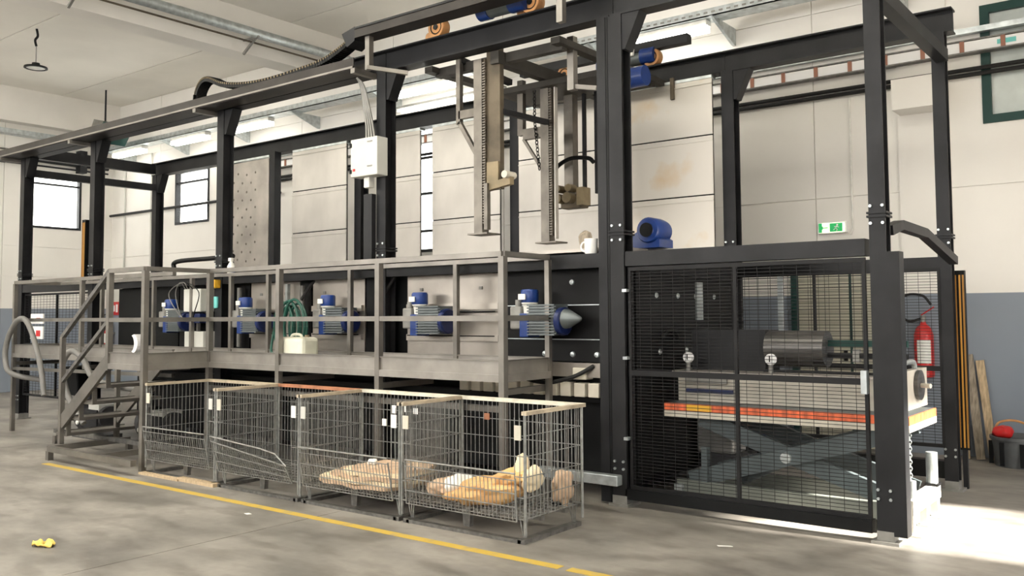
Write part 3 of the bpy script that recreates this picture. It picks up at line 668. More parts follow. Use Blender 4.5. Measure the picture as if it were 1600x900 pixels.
# things on and around the walkway
t = thing('jerrycan', 'white plastic jerrycan standing on the walkway', 'jerrycan', (-5.43, -.55, ZD))
MB().box(-5.63, -5.24, -.66, -.44, ZD, 1.35).build('can_body', 'jerry', t, bevel=.04)
MB().tube(smooth_path([(-5.55, -.55, 1.32), (-5.52, -.55, 1.37), (-5.4, -.55, 1.37), (-5.37, -.55, 1.32)]), .014, 8).build('can_handle', 'jerry', t, True)
MB().cyl((-5.30, -.55, 1.32), (-5.30, -.55, 1.37), .025, 12).build('cap', 'beige_steel', t, True)
t = thing('hose_coil', 'green rubber hose coiled and hung on the walkway railing', 'hose', (-6.0, -.13, 1.1))
for k in range(6):
    r = .17+.012*k; cx = -6.1+(k % 3)*.11; pts = []
    for i in range(25):
        a = 2*math.pi*i/24; pts.append((cx+r*.75*math.cos(a), -.16-.018*k, 1.45+r*1.25*math.sin(a)))
    MB().tube(pts, .014, 7).build('hose_loop', 'hose_green', t, True)
MB().tube(smooth_path([(-6.28, -.2, 1.4), (-6.3, -.22, 1.2), (-6.2, -.25, 1.15), (-5.95, -.3, 1.15), (-5.85, -.25, 1.25)]), .014, 7).build('hose_end', 'hose_green', t, True)
t = thing('spray_bottle', 'white spray bottle standing on the machine beam', 'bottle', (-7.43, .05, 2.07))
MB().lathe([(.045, 0), (.047, .01), (.047, .09), (.018, .14), (.016, .16)], (-7.43, .05, 2.07), 'Z', 14).build('bottle_body', 'white_paint', t, True)
MB().lathe([(.048, 0), (.048, .05)], (-7.43, .05, 2.085), 'Z', 14).build('bottle_label', 'blue', t, True)
MB().box(-7.47, -7.41, .035, .065, 2.22, 2.26).build('spray_head', 'white_paint', t)
t = thing('white_bowl_guard', 'curved white plastic shell resting on the landing edge', 'shell', (-6.98, -1.38, ZD))
pts = [(-6.98+.10*math.cos(math.radians(a)), 1.285+.10*math.sin(math.radians(a))) for a in range(-75, 80, 15)]+[(-7.02+.075*math.cos(math.radians(a)), 1.285+.085*math.sin(math.radians(a))) for a in range(75, -80, -15)]
MB().prism([(x-.02, z) for x, z in pts], 'Y', -1.43, -1.31).build('shell', 'white', t, bevel=.004)
MB().box(-6.93, -6.9, -1.37, -1.35, 1.29, 1.31).build('hook', 'galvanised', t)
MB().tube([(-6.97, -1.37, 1.20), (-6.97, -1.37, ZD)], .015, 8).build('foot', 'white', t)
t = thing('mug', 'white mug standing on the beam left of the second column', 'mug', (-2.36, .06, 2.07))
MB().lathe([(.0, .0), (.05, .0), (.056, .01), (.058, .13), (.052, .13), (.05, .015), (0, .012)], (-2.34, .06, 2.07), 'Z', 20).build('cup', 'white', t, True)
MB().tube(arc((-2.40, .06, 2.135), .042, 80, 280, 8, 'XZ'), .008, 8).build('mug_handle', 'white', t, True)
tag(MB().blob((-2.55, .3, 2.21), (.07, .05, .09), .1, 2, 14, 8, 3).build('rag_bundle', 'wood_grey', None, True), 'small brown rag bundle behind the white mug', 'rag')
t = thing('blue_blower', 'blue blower with black round mouth on the tank end', 'blower', (-2.0, .5, 2.13))
b = MB().lathe([(.0, -.14), (.06, -.14), (.065, -.13), (.1, -.13), (.112, -.11), (.112, .06), (.1, .14), (.06, .17), (0, .17)], (-2.0, .55, 2.28), 'Y', 24).build('housing', 'blue', t, True)
MB().lathe([(.0, 0), (.062, 0), (.062, -.012), (.055, -.012), (0, -.01)], (-2.0, .41, 2.28), 'Y', 20).build('mouth', 'black', b, True)
MB().prism([(-2.16, 2.13), (-1.9, 2.13), (-1.9, 2.2), (-2.05, 2.3), (-2.16, 2.25)], 'Y', .45, .7).build('blower_foot', 'blue', t)
MB().cyl((-2.2, .55, 2.2), (-2.1, .55, 2.2), .05, 12).build('outlet', 'frame', t, True)
tag(MB().prism([(-2.1, 2.12), (-1.2, 2.09), (-1.2, 2.10), (-2.1, 2.135)], 'Y', .6, 2.1).build('cover_sheet', 'stainless'), 'loose stainless cover sheet behind the blue blower', 'steel sheet')

# pumps and hoses under the walkway at the left
def pump(x, y, label, s=1.0):
    t = thing('pump', label, 'pump', (x, y, 0), 'dark pumps under the walkway')
    MB().box(x-.32, x+.36, y-.16, y+.16, 0, .06).build('pump_base', 'pump', t)
    h = MB().cyl((x-.05, y, .27), (x+.36, y, .27), .15, 18).build('motor_barrel', 'pump', t, True)
    MB().lathe([(.0, -.2), (.12, -.19), (.2, -.12), (.2, -.04), (.12, 0), (.1, .06)], (x-.1, y, .27), 'X', 20).build('volute', 'pump', t, True)
    MB().box(x+.02, x+.28, y-.12, y+.12, .36, .44).build('terminal_box', 'box_grey', h)
    MB().box(x+.0, x+.32, y-.17, y-.15, .12, .38).build('side_cover', 'frame', t)
    MB().lathe([(0, -.02), (.025, -.015), (.03, 0)], (x-.12, y-.19, .2), 'Y', 10).build('plug', 'label_white', t, True)
    MB().cyl((x-.2, y, .45), (x-.2, y, .62), .05, 12).build('outlet', 'pump', t, True)
pump(-9.75, -.35, 'dark pump under the walkway beside the left hoses'); pump(-8.35, -.3, 'dark pump behind the staircase treads')
t = thing('filter_housing', 'black upright filter housing under the left walkway', 'filter', (-10.3, -.3, .45))
MB().box(-10.5, -10.15, -.42, -.15, .52, .9).build('housing', 'frame_black', t, bevel=.02)
MB().box(-10.34, -10.3, -.3, -.26, 0, .52).build('leg', 'pump', t)
def hose(pts, r, m, label):
    tag(MB().tube(smooth_path(pts, 7), r, 10).build('suction_hose', m, None, True), label, 'hose')
hose([(-10.2, -.82, .55), (-10.35, -.8, .9), (-10.62, -.8, 1.35), (-10.85, -.8, 1.54), (-11.1, -.8, 1.5), (-11.35, -.8, 1.25), (-11.4, -.8, 1.0), (-11.25, -.78, .8), (-11.0, -.5, .7)], .036, 'hose_grey', 'thick grey hose arching at the far left walkway end')
hose([(-9.0, -.9, .28), (-9.3, -.95, .6), (-9.4, -.98, .95), (-9.25, -.95, 1.15), (-9.05, -.9, 1.05), (-8.8, -.88, .82), (-8.4, -.7, .72), (-8.0, -.6, .72)], .036, 'hose_grey', 'thick grey hose looping beside the staircase')

# ================================================================== WIRE CAGES
CWD, CDP, CHT = 1.165, .70, .885
def make_cage(x0, label, rim='cage_wood', rimb='cage_wood', tilt=0, sag=0.0, tagl='box_grey', tagr='white'):
    y0 = -1.454; x1 = x0+CWD; y1 = y0+CDP
    t = thing('wire_cage', label, 'wire cage', (x0+CWD/2, y0+CDP/2, 0), 'wire mesh stillage cages in a row')
    # skids
    for x in (x0+.04, x1-.04): MB().box(x-.03, x+.03, y0, y1, 0, .03).build('skid', 'wire_dark', t)
    MB().box(x0+.04, x1-.04, y0+.0, y0+.05, 0, .025).build('skid', 'wire_dark', t)
    # bent wire feet
    for x in (x0+.05, x1-.05):
        for y in (y0+.05, y1-.05):
            m = MB()
            for dx in (-.035, 0, .035): m.tube([(x+dx, y, .17), (x+dx*.6, y, .10), (x+dx*.3, y+.01, .03)], .005, 5)
            m.build('foot', 'wire', t)
    MB().prism([(x0+.54, .03), (x0+.60, .03), (x0+.61, .165), (x0+.53, .165)], 'Y', y0+.08, y0+.12).build('centre_foot', 'wire_dark', t)
    # base mesh
    m = MB()
    n = 20
    for k in range(n+1): x = x0+CWD*k/n; m.box(x-.002, x+.002, y0, y1, .168, .173)
    for k in range(9): y = y0+CDP*k/8; m.box(x0, x1, y-.003, y+.003, .162, .168)
    m.build('base_mesh', 'wire', t, kind='stuff')
    for y in (y0+.2, y1-.2): MB().box(x0, x1, y-.02, y+.02, .13, .16).build('base_rail', 'wire_dark', t)
    # full-height wire sides: left, right, rear
    def side(axis, c, a, b, z0, z1, dv=.045, dh=.14):
        m = MB(); k = int(round((b-a)/dv))
        for i in range(k+1):
            u = a+(b-a)*i/k
            if axis == 'X': m.box(c-.0022, c+.0022, u-.0022, u+.0022, z0, z1)
            else: m.box(u-.0022, u+.0022, c-.0022, c+.0022, z0, z1)
        z = z0
        while z <= z1+.001:
            if axis == 'X': m.box(c-.006, c-.0022, a, b, z-.003, z+.003)
            else: m.box(a, b, c-.006, c-.0022, z-.003, z+.003)
            z += dh
        m.build('wire_side', 'wire', t, kind='stuff')
    side('X', x0, y0, y1, .17, .87); side('X', x1, y0, y1, .17, .87); side('Y', y1, x0, x1, .17, .87)
    side('Y', y0, x0, x0+.09, .17, .85, .045); side('Y', y0, x1-.09, x1, .17, .85, .045)
    # corner posts, top rims
    for x in (x0, x1): 
        MB().tube([(x, y0, .06), (x, y0, .885)], .011, 8).build('corner_post', 'wire', t)
        MB().tube([(x, y1, .06), (x, y1, .885)], .011, 8).build('corner_post', 'wire', t)
        MB().box(x-.022, x+.022, y0-.01, y1+.02, .87, .895).build('top_rim', rim, t)
    MB().box(x0-.02, x1+.02, y1-.03, y1+.03, .87, .897).build('top_rim', rimb, t)
    for x, mm in ((x0+.05, tagl), (x1-.05, tagr)): MB().box(x-.028, x+.028, y0-.02, y0-.012, .70, .80).build('tag_plate', mm, t)
    # drop gate on the front, lower half, leaning out a little
    gz0, gz1 = .15, .475
    def gp(u, v):   # u 0..1 across, v 0..1 up
        return Vector((x0+.06+u*(CWD-.12), y0-.015-tilt*v*.10, gz0+v*(gz1-gz0)-sag*u*v*.14))
    m = MB(); k = 30
    for i in range(k+1): m.bar(gp(i/k, 0), gp(i/k, .86), .0042)
    for v in (0, .3, .58, .86): m.bar(gp(0, v)+Vector((0, -.004, 0)), gp(1, v)+Vector((0, -.004, 0)), .006)
    gm = m.build('drop_gate', 'wire', t, kind='stuff')
    m = MB()
    m.tube([gp(0, 0), gp(0, 1)], .007, 6); m.tube([gp(1, 0), gp(1, .9)], .007, 6)
    if sag: m.tube([gp(0, 1), gp(.7, 1)+Vector((0, 0, .05)), gp(.9, 1)+Vector((0, 0, .05)), gp(1.04, 1)-Vector((0, 0, .02))], .007, 6); m.tube([gp(0, .86), gp(1, .86)], .006, 6)
    else: m.tube([gp(0, 1), gp(1, 1)], .007, 6)
    m.build('gate_frame', 'wire', gm)
    return t
c4 = make_cage(-6.66, 'leftmost wire cage, beside the staircase, empty', 'cage_wood', 'cage_wood', .6, 0, 'cream', 'box_grey')
c3 = make_cage(-5.465, 'second wire cage from the staircase with crooked drop gate', 'cage_wood', 'cage_rust', 1, 1, 'cream', 'white')
c2 = make_cage(-4.275, 'wire cage holding a flat stack of tan hides', 'cage_wood', 'cage_cream', .6, 0, 'box_grey', 'white')
c1 = make_cage(-3.085, 'rightmost wire cage holding an orange hide bundle', 'cage_wood', 'cage_cream', .2, 0, 'cream', 'cream')
MB().box(-6.68, -6.0, -1.52, -1.42, .0, .02).box(-6.05, -5.45, -1.5, -1.42, 0, .03).build('wood_runner', 'wood', c4)
for x, z, h in ((-3.86, .74, .07), (-3.74, .75, .05), (-3.60, .74, .05), (-3.98, .62, .06)): MB().box(x-.025, x+.025, -.775, -.765, z-h/2, z+h/2).build('tag_plate', 'white', c2)
MB().box(-2.84, -2.79, -.775, -.765, .72, .77).build('tag_plate', 'cage_rust', c1)
def hide(c, size, m, label, **k):
    tag(MB().blob(c, size, nu=36, nv=20, **k).build('hide_bundle', m, None, True), label, 'hide')
def hide_sheet(cx, cy, z, lx, ly, m, label, rot=0, seed=0, rise=0.0, amp=.03, th=.02):
    vs = []; fs = []; nx, ny = 26, 14; R = Matrix.Rotation(rot, 2)
    for s in (0, 1):
        for j in range(ny+1):
            for i in range(nx+1):
                u, v = i/nx*2-1, j/ny*2-1
                e = 1+.14*noise.noise(Vector((u*1.3+seed, v*1.3, seed)))
                # rounded outline
                uu = u*math.sqrt(max(0, 1-.32*v*v))*e; vv = v*math.sqrt(max(0, 1-.32*u*u))*e
                q = R @ Vector((uu*lx/2, vv*ly/2))
                zz = z+rise*(u+1)/2+amp*noise.noise(Vector((u*2+seed*3, v*2, seed)))+amp*.5*noise.noise(Vector((u*6, v*5, seed+4)))
                vs.append((cx+q.x, cy+q.y, zz-s*th))
    n = (nx+1)*(ny+1)
    for j in range(ny):
        for i in range(nx):
            a = j*(nx+1)+i; fs.append((a, a+1, a+nx+2, a+nx+1)); fs.append((a+n, a+n+nx+1, a+n+nx+2, a+n+1))
    for i in range(nx): a = i; fs.append((a+1, a, a+n, a+n+1)); a = ny*(nx+1)+i; fs.append((a, a+1, a+n+1, a+n))
    for j in range(ny): a = j*(nx+1); fs.append((a, a+nx+1, a+nx+1+n, a+n)); a += nx; fs.append((a+nx+1, a, a+n, a+nx+1+n))
    tag(MB().add(vs, fs).build('hide_sheet', m, None, True), label, 'hide')
for k, (cx, cy, lx, ly, z, mm, lb) in enumerate((
    (-3.72, -1.12, 1.05, .62, .205, 'hide', 'lowest tan hide of the flat stack in the cage'),
    (-3.70, -1.13, 1.00, .60, .235, 'hide_cream', 'second hide up in the flat stack, paler'),
    (-3.66, -1.12, .92, .58, .265, 'hide', 'third hide up in the flat stack'),
    (-3.58, -1.12, .80, .54, .295, 'hide_cream', 'fourth hide up in the flat stack, paler'),
    (-3.52, -1.10, .68, .50, .325, 'hide', 'top hide of the flat stack in the cage'))):
    hide_sheet(cx, cy, z, lx, ly, mm, lb, rot=.04*(k-2), seed=k*2.3, rise=.02, amp=.014, th=.028)
tag(MB().blob((-3.74, -1.14, .345), (.04, .04, .03), .2, 2, 14, 8, 4).build('hide_scrap', 'paper', None, True), 'small white scrap on top of the flat hide stack', 'scrap')
hide((-2.86, -1.16, .245), (.17, .2, .07), 'hide', 'folded tan hide at the left end of the orange bundle', amp=.12, freq=2, seed=2)
hide((-2.72, -1.20, .285), (.12, .13, .075), 'paper', 'white hide roll between the tan and orange hides', amp=.1, freq=2, seed=5)
hide((-2.44, -1.22, .27), (.34, .2, .095), 'hide_orange', 'orange tan hide bundle lying in the rightmost cage', amp=.16, freq=1.8, seed=8, rot=.05, tilt=-.16)
hide((-2.24, -1.2, .375), (.16, .15, .065), 'hide_orange', 'upper fold of the orange hide bundle', amp=.16, freq=2, seed=9, tilt=-.3)
hide((-2.15, -1.18, .465), (.055, .06, .095), 'hide_cream', 'cream hide end standing upright in the rightmost cage', amp=.1, freq=2, seed=11)
hide((-2.045, -1.2, .395), (.075, .08, .09), 'hide_cream', 'cream hide end drooping beside the upright one', amp=.14, freq=2, seed=12, tilt=.5)
hide((-2.02, -.86, .29), (.08, .09, .12), 'hide', 'tan hide scrap at the rear corner of the rightmost cage', amp=.16, freq=2, seed=15)
tag(MB().box(-2.62, -1.86, -.36, -.28, .23, .31).build('steel_profile', 'galvanised', bevel=.006), 'galvanised square tube sticking out right of the cages', 'steel tube')
MB().box(-1.87, -1.858, -.355, -.285, .235, .305).build('end_cap', 'galvanised', bpy.data.objects['steel_profile'])
MB().box(-2.5, -2.42, -.35, -.29, 0, .23).build('support_foot', 'frame', bpy.data.objects['steel_profile'])

# ================================================================== LIFT TABLE (behind right guard)
lt = thing('lift_table', 'scissor lift table with orange and white striped edge', 'lift table', (-.9, .8, 0))
TX0, TX1, TY0, TY1 = -1.80, .10, .32, 1.1
MB().box(TX0, TX1, TY0, TY1, .80, .825).build('table_top', 'lift_grey', lt)
e = MB().box(TX0, TX1, TY0-.012, TY0, .765, .825).build('edge_stripe', 'orange', lt)
MB().box(TX0, TX1, TY0-.012, TY0, .715, .762).build('edge_stripe', 'cream', lt)
MB().box(TX1, TX1+.012, TY0-.012, TY1, .765, .825).build('edge_stripe', 'orange', lt)
MB().box(TX1, TX1+.012, TY0-.012, TY1, .715, .762).build('edge_stripe', 'cream', lt)
MB().box(TX0, TX0+.012, TY0, TY1, .715, .825).build('edge_stripe', 'orange', lt)
MB().box(TX0+.2, TX0+.42, TY0-.014, TY0-.011, .772, .818).build('warning_label', 'yellow', e)
MB().box(TX0+.05, TX1-.05, TY0+.04, TY1-.04, .72, .80).build('top_frame', 'lift_base', lt)
for y in (.42, .98):
    MB().bar((-1.62, y, .20), (-.0, y, .70), .05, .13).build('scissor_leg', 'lift_grey', lt)
    MB().bar((-1.55, y+.06, .70), (-.02, y+.06, .20), .05, .13).build('scissor_leg', 'lift_grey', lt)
MB().lathe([(0, -.02), (.04, -.018), (.045, 0)], (-.81, .395, .45), 'Y', 16).build('pivot_cap', 'galvanised', lt, True)
MB().cyl((-.81, .4, .45), (-.81, 1.08, .45), .03, 12).build('pivot_shaft', 'lift_grey', lt, True)
MB().box(-1.72, .02, .36, .44, .08, .2).build('base_rail', 'lift_base', lt)
MB().box(-1.72, .02, .98, 1.06, .08, .2).build('base_rail', 'lift_base', lt)
for x in (-1.72, -.06): MB().box(x, x+.08, .36, 1.06, .02, .1).build('base_cross', 'lift_base', lt)
MB().cyl((-1.3, .7, .2), (-.7, .7, .5), .05, 14).build('hydraulic_cylinder', 'lift_grey', lt, True)
MB().box(-1.5, -1.45, .36, .42, .2, .48).build('safety_strut', 'lift_grey', lt)
MB().box(-1.73, -1.66, .33, .37, .1, .17).build('end_stop', 'galvanised', lt)
t = thing('hydraulic_unit', 'dark blue hydraulic unit under the left end of the lift table', 'hydraulic unit', (-1.75, 1.2, 0))
MB().box(-1.95, -1.6, 1.2, 1.5, .3, .68).build('oil_tank', 'motor_grey', t, bevel=.02)
MB().cyl((-1.6, 1.15, .55), (-1.3, 1.15, .55), .09, 16).build('motor', 'blue_deep', t, True)
MB().box(-1.9, -1.5, 1.2, 1.5, 0, .3).build('stand', 'pump', t)
# roller unit on the table
ru = thing('roller_unit', 'cream roller unit with dark drum and gauges on the lift table', 'roller unit', (-1.0, .8, .825))
MB().box(-1.80, -.06, .56, 1.05, .825, 1.06).build('housing', 'roller_cream', ru, bevel=.006)
MB().box(-1.84, -.04, .53, 1.08, 1.06, 1.08).build('cover_plate', 'stainless_worn', ru)
MB().box(-1.72, -1.35, .535, .56, .98, 1.04).build('slot_plate', 'motor_grey', ru)
MB().box(-1.72, -1.3, .54, .56, .90, .93).build('slot_plate', 'blue_deep', ru)
for x in (-1.70, -.98):
    gq = MB().cyl((x, .56, 1.08), (x, .56, 1.15), .018, 10).build('gauge_stem', 'motor_grey', ru, True)
    MB().lathe([(0, -.022), (.04, -.02), (.045, -.01), (.045, .015), (0, .02)], (x, .56, 1.19), 'Y', 20).build('gauge_dial', 'white', gq, True)
    MB().box(x-.004, x+.004, .533, .539, 1.17, 1.22).box(x-.03, x+.03, .533, .539, 1.188, 1.192).build('gauge_needle', 'black', gq)
MB().box(-1.76, -1.10, .75, 1.05, 1.08, 1.42).build('drum_guard', 'frame', ru)
MB().cyl((-1.10, .85, 1.27), (-.62, .85, 1.27), .145, 28).build('drum', 'drum', ru, True)
MB().box(-1.1, -.05, .7, .74, 1.08, 1.1).build('wiper_bar', 'black', ru)
MB().box(-.62, -.02, .85, .89, 1.29, 1.34).build('tie_bar', 'green_dark', ru)
MB().box(-.62, -.02, .83, .87, 1.20, 1.24).build('tie_bar', 'black', ru)
MB().box(-.42, -.37, .82, .88, 1.17, 1.27).build('shaft_clamp', 'motor_grey', ru)
hp = MB().box(-.06, .0, .62, 1.32, .825, 1.12).build('head_plate', 'roller_cream', ru)
MB().lathe([(.0, 0), (.04, 0), (.045, -.02), (.1, -.02), (.115, -.005), (.115, .02), (0, .03)], (.01, 1.02, 1.0), 'X', 24).build('bearing_wheel', 'drum', hp, True)
MB().cyl((.0, 1.0, 1.0), (.11, .96, 1.0), .018, 10).build('crank', 'cream', hp, True)
MB().tube(smooth_path([(-.03, .75, 1.12), (-.03, .78, 1.17), (-.03, .9, 1.18), (-.03, 1.05, 1.17), (-.03, 1.08, 1.12)]), .02, 8).build('lift_handle', 'galvanised', hp, True)
# white stand at the end
ws = thing('white_stand', 'white painted low stand with galvanised pipe uprights by the front column', 'stand', (.12, .7, 0))
MB().bar((.09, .3, .2), (.09, 1.1, .2), .07, .10).build('beam', 'white_paint', ws)
for y in (.34, .72, 1.05): 
    MB().box(.07, .12, y-.03, y+.03, 0.01, .15).build('leg', 'white_paint', ws); MB().box(.05, .17, y-.04, y+.04, 0, .012).build('foot_plate', 'white_paint', ws)
MB().cyl((.1, .36, .24), (.1, .36, .38), .033, 14).build('pipe_upright', 'galvanised', ws, True)
MB().cyl((.09, 1.0, .25), (.09, 1.0, .5), .042, 14).build('pipe_upright', 'galvanised', ws, True)
MB().box(.05, .14, .95, 1.06, .25, .27).build('clamp', 'black', ws)
t = thing('steel_chain', 'hanging steel chain between the lift table and the white stand', 'chain', (.02, .6, .25))
m = MB()
for k in range(18):
    z = .66-k*.024; a = (k % 2)*math.pi/2
    m.tube([(.03+.014*math.cos(i*math.pi/3)*math.cos(a), .62+.014*math.cos(i*math.pi/3)*math.sin(a), z+.018*math.sin(i*math.pi/3)) for i in range(7)], .004, 5)
m.build('chain_links', 'galvanised', t, kind='stuff'); MB().cyl((.03, .62, .66), (.03, .62, .73), .006, 6).build('chain_hook', 'galvanised', t)
MB().blob((.03, .62, .24), (.035, .05, .07), .08, 3, 14, 8, 2).build('chain_weight', 'white_paint', t, True)

# ================================================================== WALL FITTINGS
def extinguisher(x, y, z, label, s=1.0):
    t = thing('fire_extinguisher', label, 'fire extinguisher', (x, y, z))
    MB().lathe([(0, 0), (.07*s, 0), (.078*s, .012), (.078*s, .36*s), (.06*s, .42*s), (.025*s, .455*s), (.02*s, .48*s)], (x, y, z), 'Z', 22).build('cylinder', 'red', t, True)
    lb = MB(); n = 8; vs = []
    for i in range(n+1):
        a = math.radians(-120+85*i/n)
        for zz in (.12, .32): vs.append((x+.0795*s*math.cos(a), y+.0795*s*math.sin(a), z+zz*s))
    lb.add(vs, [(2*i, 2*i+2, 2*i+3, 2*i+1) for i in range(n)]).build('label_print', 'label_white', t)
    MB().cyl((x, y, z+.47*s), (x, y, z+.53*s), .022*s, 10).build('valve', 'motor_grey', t, True)
    MB().bar((x-.02, y, z+.53*s), (x+.09*s, y, z+.60*s), .02, .014).build('lever', 'red', t)
    MB().tube(smooth_path([(x-.02, y, z+.50*s), (x-.12*s, y-.02, z+.48*s), (x-.2*s, y-.02, z+.58*s), (x-.14*s, y-.02, z+.70*s), (x, y-.02, z+.70*s), (x+.07*s, y-.02, z+.62*s)]), .011*s, 8).build('hose', 'rubber', t, True)
    MB().box(x-.03, x+.03, y+.07*s, YR, z+.3*s, z+.34*s).build('wall_bracket', 'motor_grey', t)
extinguisher(-.70, YR-.15, .85, 'red fire extinguisher on the blue wall behind the right guard', 1.28)
extinguisher(-18.1+.0, YR-.15, .85, 'red fire extinguisher at the far left rear corner', 1.1)
t = thing('extinguisher_sign', 'white and red wall sign above the far left extinguisher', 'sign', (-18.05, YR-.02, 1.7))
MB().box(-18.22, -17.75, YR-.03, YR, 1.95, 2.35).build('sign_board', 'box_grey', t); MB().box(-18.2, -17.85, YR-.03, YR, 1.62, 1.92).build('red_board', 'red', t)
MB().box(-18.15, -18.05, YR-.035, YR-.03, 1.7, 1.84).box(-18.0, -17.92, YR-.035, YR-.03, 1.68, 1.86).build('pictogram', 'white', t)
t = thing('rear_label_plates', 'six small white plates on the blue wall above the right extinguisher', 'sign', (-.6, YR-.01, 1.5))
for x, z in ((-.72, 1.74), (-.56, 1.74), (-.70, 1.60), (-.60, 1.60), (-.70, 1.46), (-.56, 1.46)): MB().box(x-.045, x+.045, YR-.01, YR, z-.025, z+.025).build('plate', 'label_white', t)
t = thing('exit_sign', 'green and white lit emergency exit sign on the rear wall', 'exit sign', (-1.7, YR-.05, 2.5))
MB().box(-1.87, -1.53, YR-.07, YR, 2.50, 2.64).build('lamp_body', 'white', t, bevel=.01)
f = MB().box(-1.85, -1.55, YR-.08, YR-.07, 2.515, 2.625).build('face', 'exit_glow', t)
MB().box(-1.85, -1.81, YR-.083, YR-.08, 2.515, 2.625).box(-1.72, -1.57, YR-.083, YR-.08, 2.52, 2.62).build('green_field', 'exit_green', f)
# running figure and arrow
m = MB(); m.cyl((-1.63, YR-.086, 2.598), (-1.63, YR-.084, 2.598), .011, 10)
for p, q in (((-1.635, 2.585), (-1.65, 2.56)), ((-1.65, 2.56), (-1.63, 2.545)), ((-1.63, 2.545), (-1.64, 2.525)), ((-1.65, 2.56), (-1.675, 2.54)), ((-1.637, 2.58), (-1.612, 2.57)), ((-1.64, 2.583), (-1.665, 2.575))):
    m.bar((p[0], YR-.085, p[1]), (q[0], YR-.085, q[1]), .008, .003, (0, 1, 0))
m.build('running_figure', 'white', f)
m = MB(); m.bar((-1.80, YR-.083, 2.57), (-1.74, YR-.083, 2.57), .012, .003, (0, 1, 0)); m.prism([(-1.80, 2.595), (-1.825-.0, 2.57), (-1.80, 2.545)], 'Y', YR-.084, YR-.081); m.build('arrow', 'exit_green', f)
tag(MB().tube([(-1.5, YR-.02, 2.48), (-1.47, YR-.02, 2.55), (-1.47, YR-.02, 4.1)], .012, 8).build('conduit', 'white_paint', None, True), 'thin white conduit rising from the exit sign', 'conduit')
# busbar trunking on rear wall
bt = thing('busbar_trunking', 'white busbar trunking with brown clips along the rear wall', 'trunking', (-6, YR-.1, 4.4))
x = -13.8; k = 0
while x < 1.8:
    MB().box(x, x+.355, YR-.12, YR-.04, 4.39, 4.50).build('trunking_section', 'white', bt)
    MB().box(x+.355, x+.40, YR-.135, YR-.035, 4.375, 4.515).build('clip', 'copper', bt)
    x += .40
MB().box(-13.8, 1.8, YR-.14, YR-.02, 4.505, 4.52).build('top_rail', 'wire_dark', bt); MB().box(-13.8, 1.8, YR-.14, YR-.02, 4.37, 4.385).build('bottom_rail', 'wire_dark', bt)
MB().box(.12, .3, YR-.125, YR-.12, 4.42, 4.47).build('tag_plate', 'cyan', bt)
tag(MB().box(-13.8, 1.8, YR-.1, YR-.02, 4.60, 4.66).build('cable_duct', 'galvanised'), 'thin galvanised duct above the white busbar trunking', 'cable duct')
t = thing('cable_pair', 'pair of black cables clipped under the white busbar trunking', 'cables', (-6, YR-.05, 4.15))
for z in (4.15, 4.21): MB().tube([(-13.8, YR-.05, z), (1.8, YR-.05, z)], .024, 8).build('cable', 'rubber', t, True)
# perforated cable tray with fluorescent lamps on brackets
ct = thing('cable_tray', 'perforated galvanised cable tray on brackets high along the rear wall', 'cable tray', (-8, 3.8, 5.2))
MB().box(-17.6, 2.5, 3.72, 3.98, 5.22, 5.235).build('tray_floor', 'galvanised', ct)
for y in (3.72, 3.975): MB().box(-17.6, 2.5, y, y+.01, 5.22, 5.32).build('tray_side', 'galvanised', ct)
m = MB(); x = -6
while x < 1.5: m.box(x, x+.05, 3.714, 3.72, 5.26, 5.28); x += .1
m.build('slots', 'motor_grey', ct, kind='stuff')
for x in (-17.3, -15.2, -13.1, -11.0, -8.9, -6.8, -4.7, -2.9, -.8, 1.2):
    MB().prism([(3.7, 5.22), (YR-.004, 5.22), (YR-.004, 5.0), (YR-.05, 5.0)], 'X', x-.02, x+.02).build('bracket', 'galvanised', ct)
LAMPS = ((-17.2, 1.2, 'farthest left'), (-14.9, 1.2, 'second from left'), (-12.9, 1.2, 'between the fourth and third columns'), (-8.6, 1.5, 'right of the third column'), (-4.5, 1.5, 'above the second column'), (-2.8, .2, ''))
for x, L, w in LAMPS:
    if not w: continue
    t = thing('fluorescent_lamp', 'lit fluorescent lamp under the cable tray, '+w, 'lamp', (x+L/2, 3.85, 5.12), 'fluorescent lamps under the cable tray')
    MB().box(x, x+L, 3.78, 3.92, 5.15, 5.215).build('fitting', 'white_paint', t); MB().box(x+.02, x+L-.02, 3.77, 3.93, 5.08, 5.15).build('diffuser', 'lamp', t)
t = thing('twin_tube_lamp', 'lit pair of fluorescent tubes on the wall right of the third column', 'lamp', (-8.1, 4.3, 4.95))
MB().box(-8.9, -6.6, 4.26, 4.36, 5.03, 5.07).build('fitting', 'motor_grey', t)
for y in (4.27, 4.35): MB().cyl((-8.85, y, 4.99), (-6.65, y, 4.99), .016, 10).build('tube', 'lamp', t, True)
# left wall trays and pipes
t = thing('wall_tray', 'galvanised cable tray on brackets high on the left wall', 'cable tray', (-17.9, 0, 5.4))
MB().box(-18.0, -17.75, -6, 4.0, 5.40, 5.5).build('tray', 'galvanised', t)
for y in (-2, .4, 2.8): MB().prism([(-17.75, 5.4), (XL, 5.4), (XL, 5.2)], 'Y', y-.02, y+.02).build('bracket', 'frame', t)
for z, r, mm, lb in ((5.13, .02, 'wire_dark', 'thin grey pipe below the left wall tray'), (4.98, .05, 'frame', 'thick dark pipe low on the left wall'), (4.86, .02, 'frame', 'thin dark pipe lowest on the left wall')):
    tag(MB().tube([(-18.15, -6, z), (-18.15, 4.2, z)], r, 10).build('wall_pipe', mm, None, True), lb, 'pipe')
tag(MB().tube([(-18.2, 4.3, 3.9), (-12, 4.3, 3.9)], .03, 8).build('wall_pipe', 'frame', None, True), 'dark horizontal pipe on the rear wall near the left corner', 'pipe')
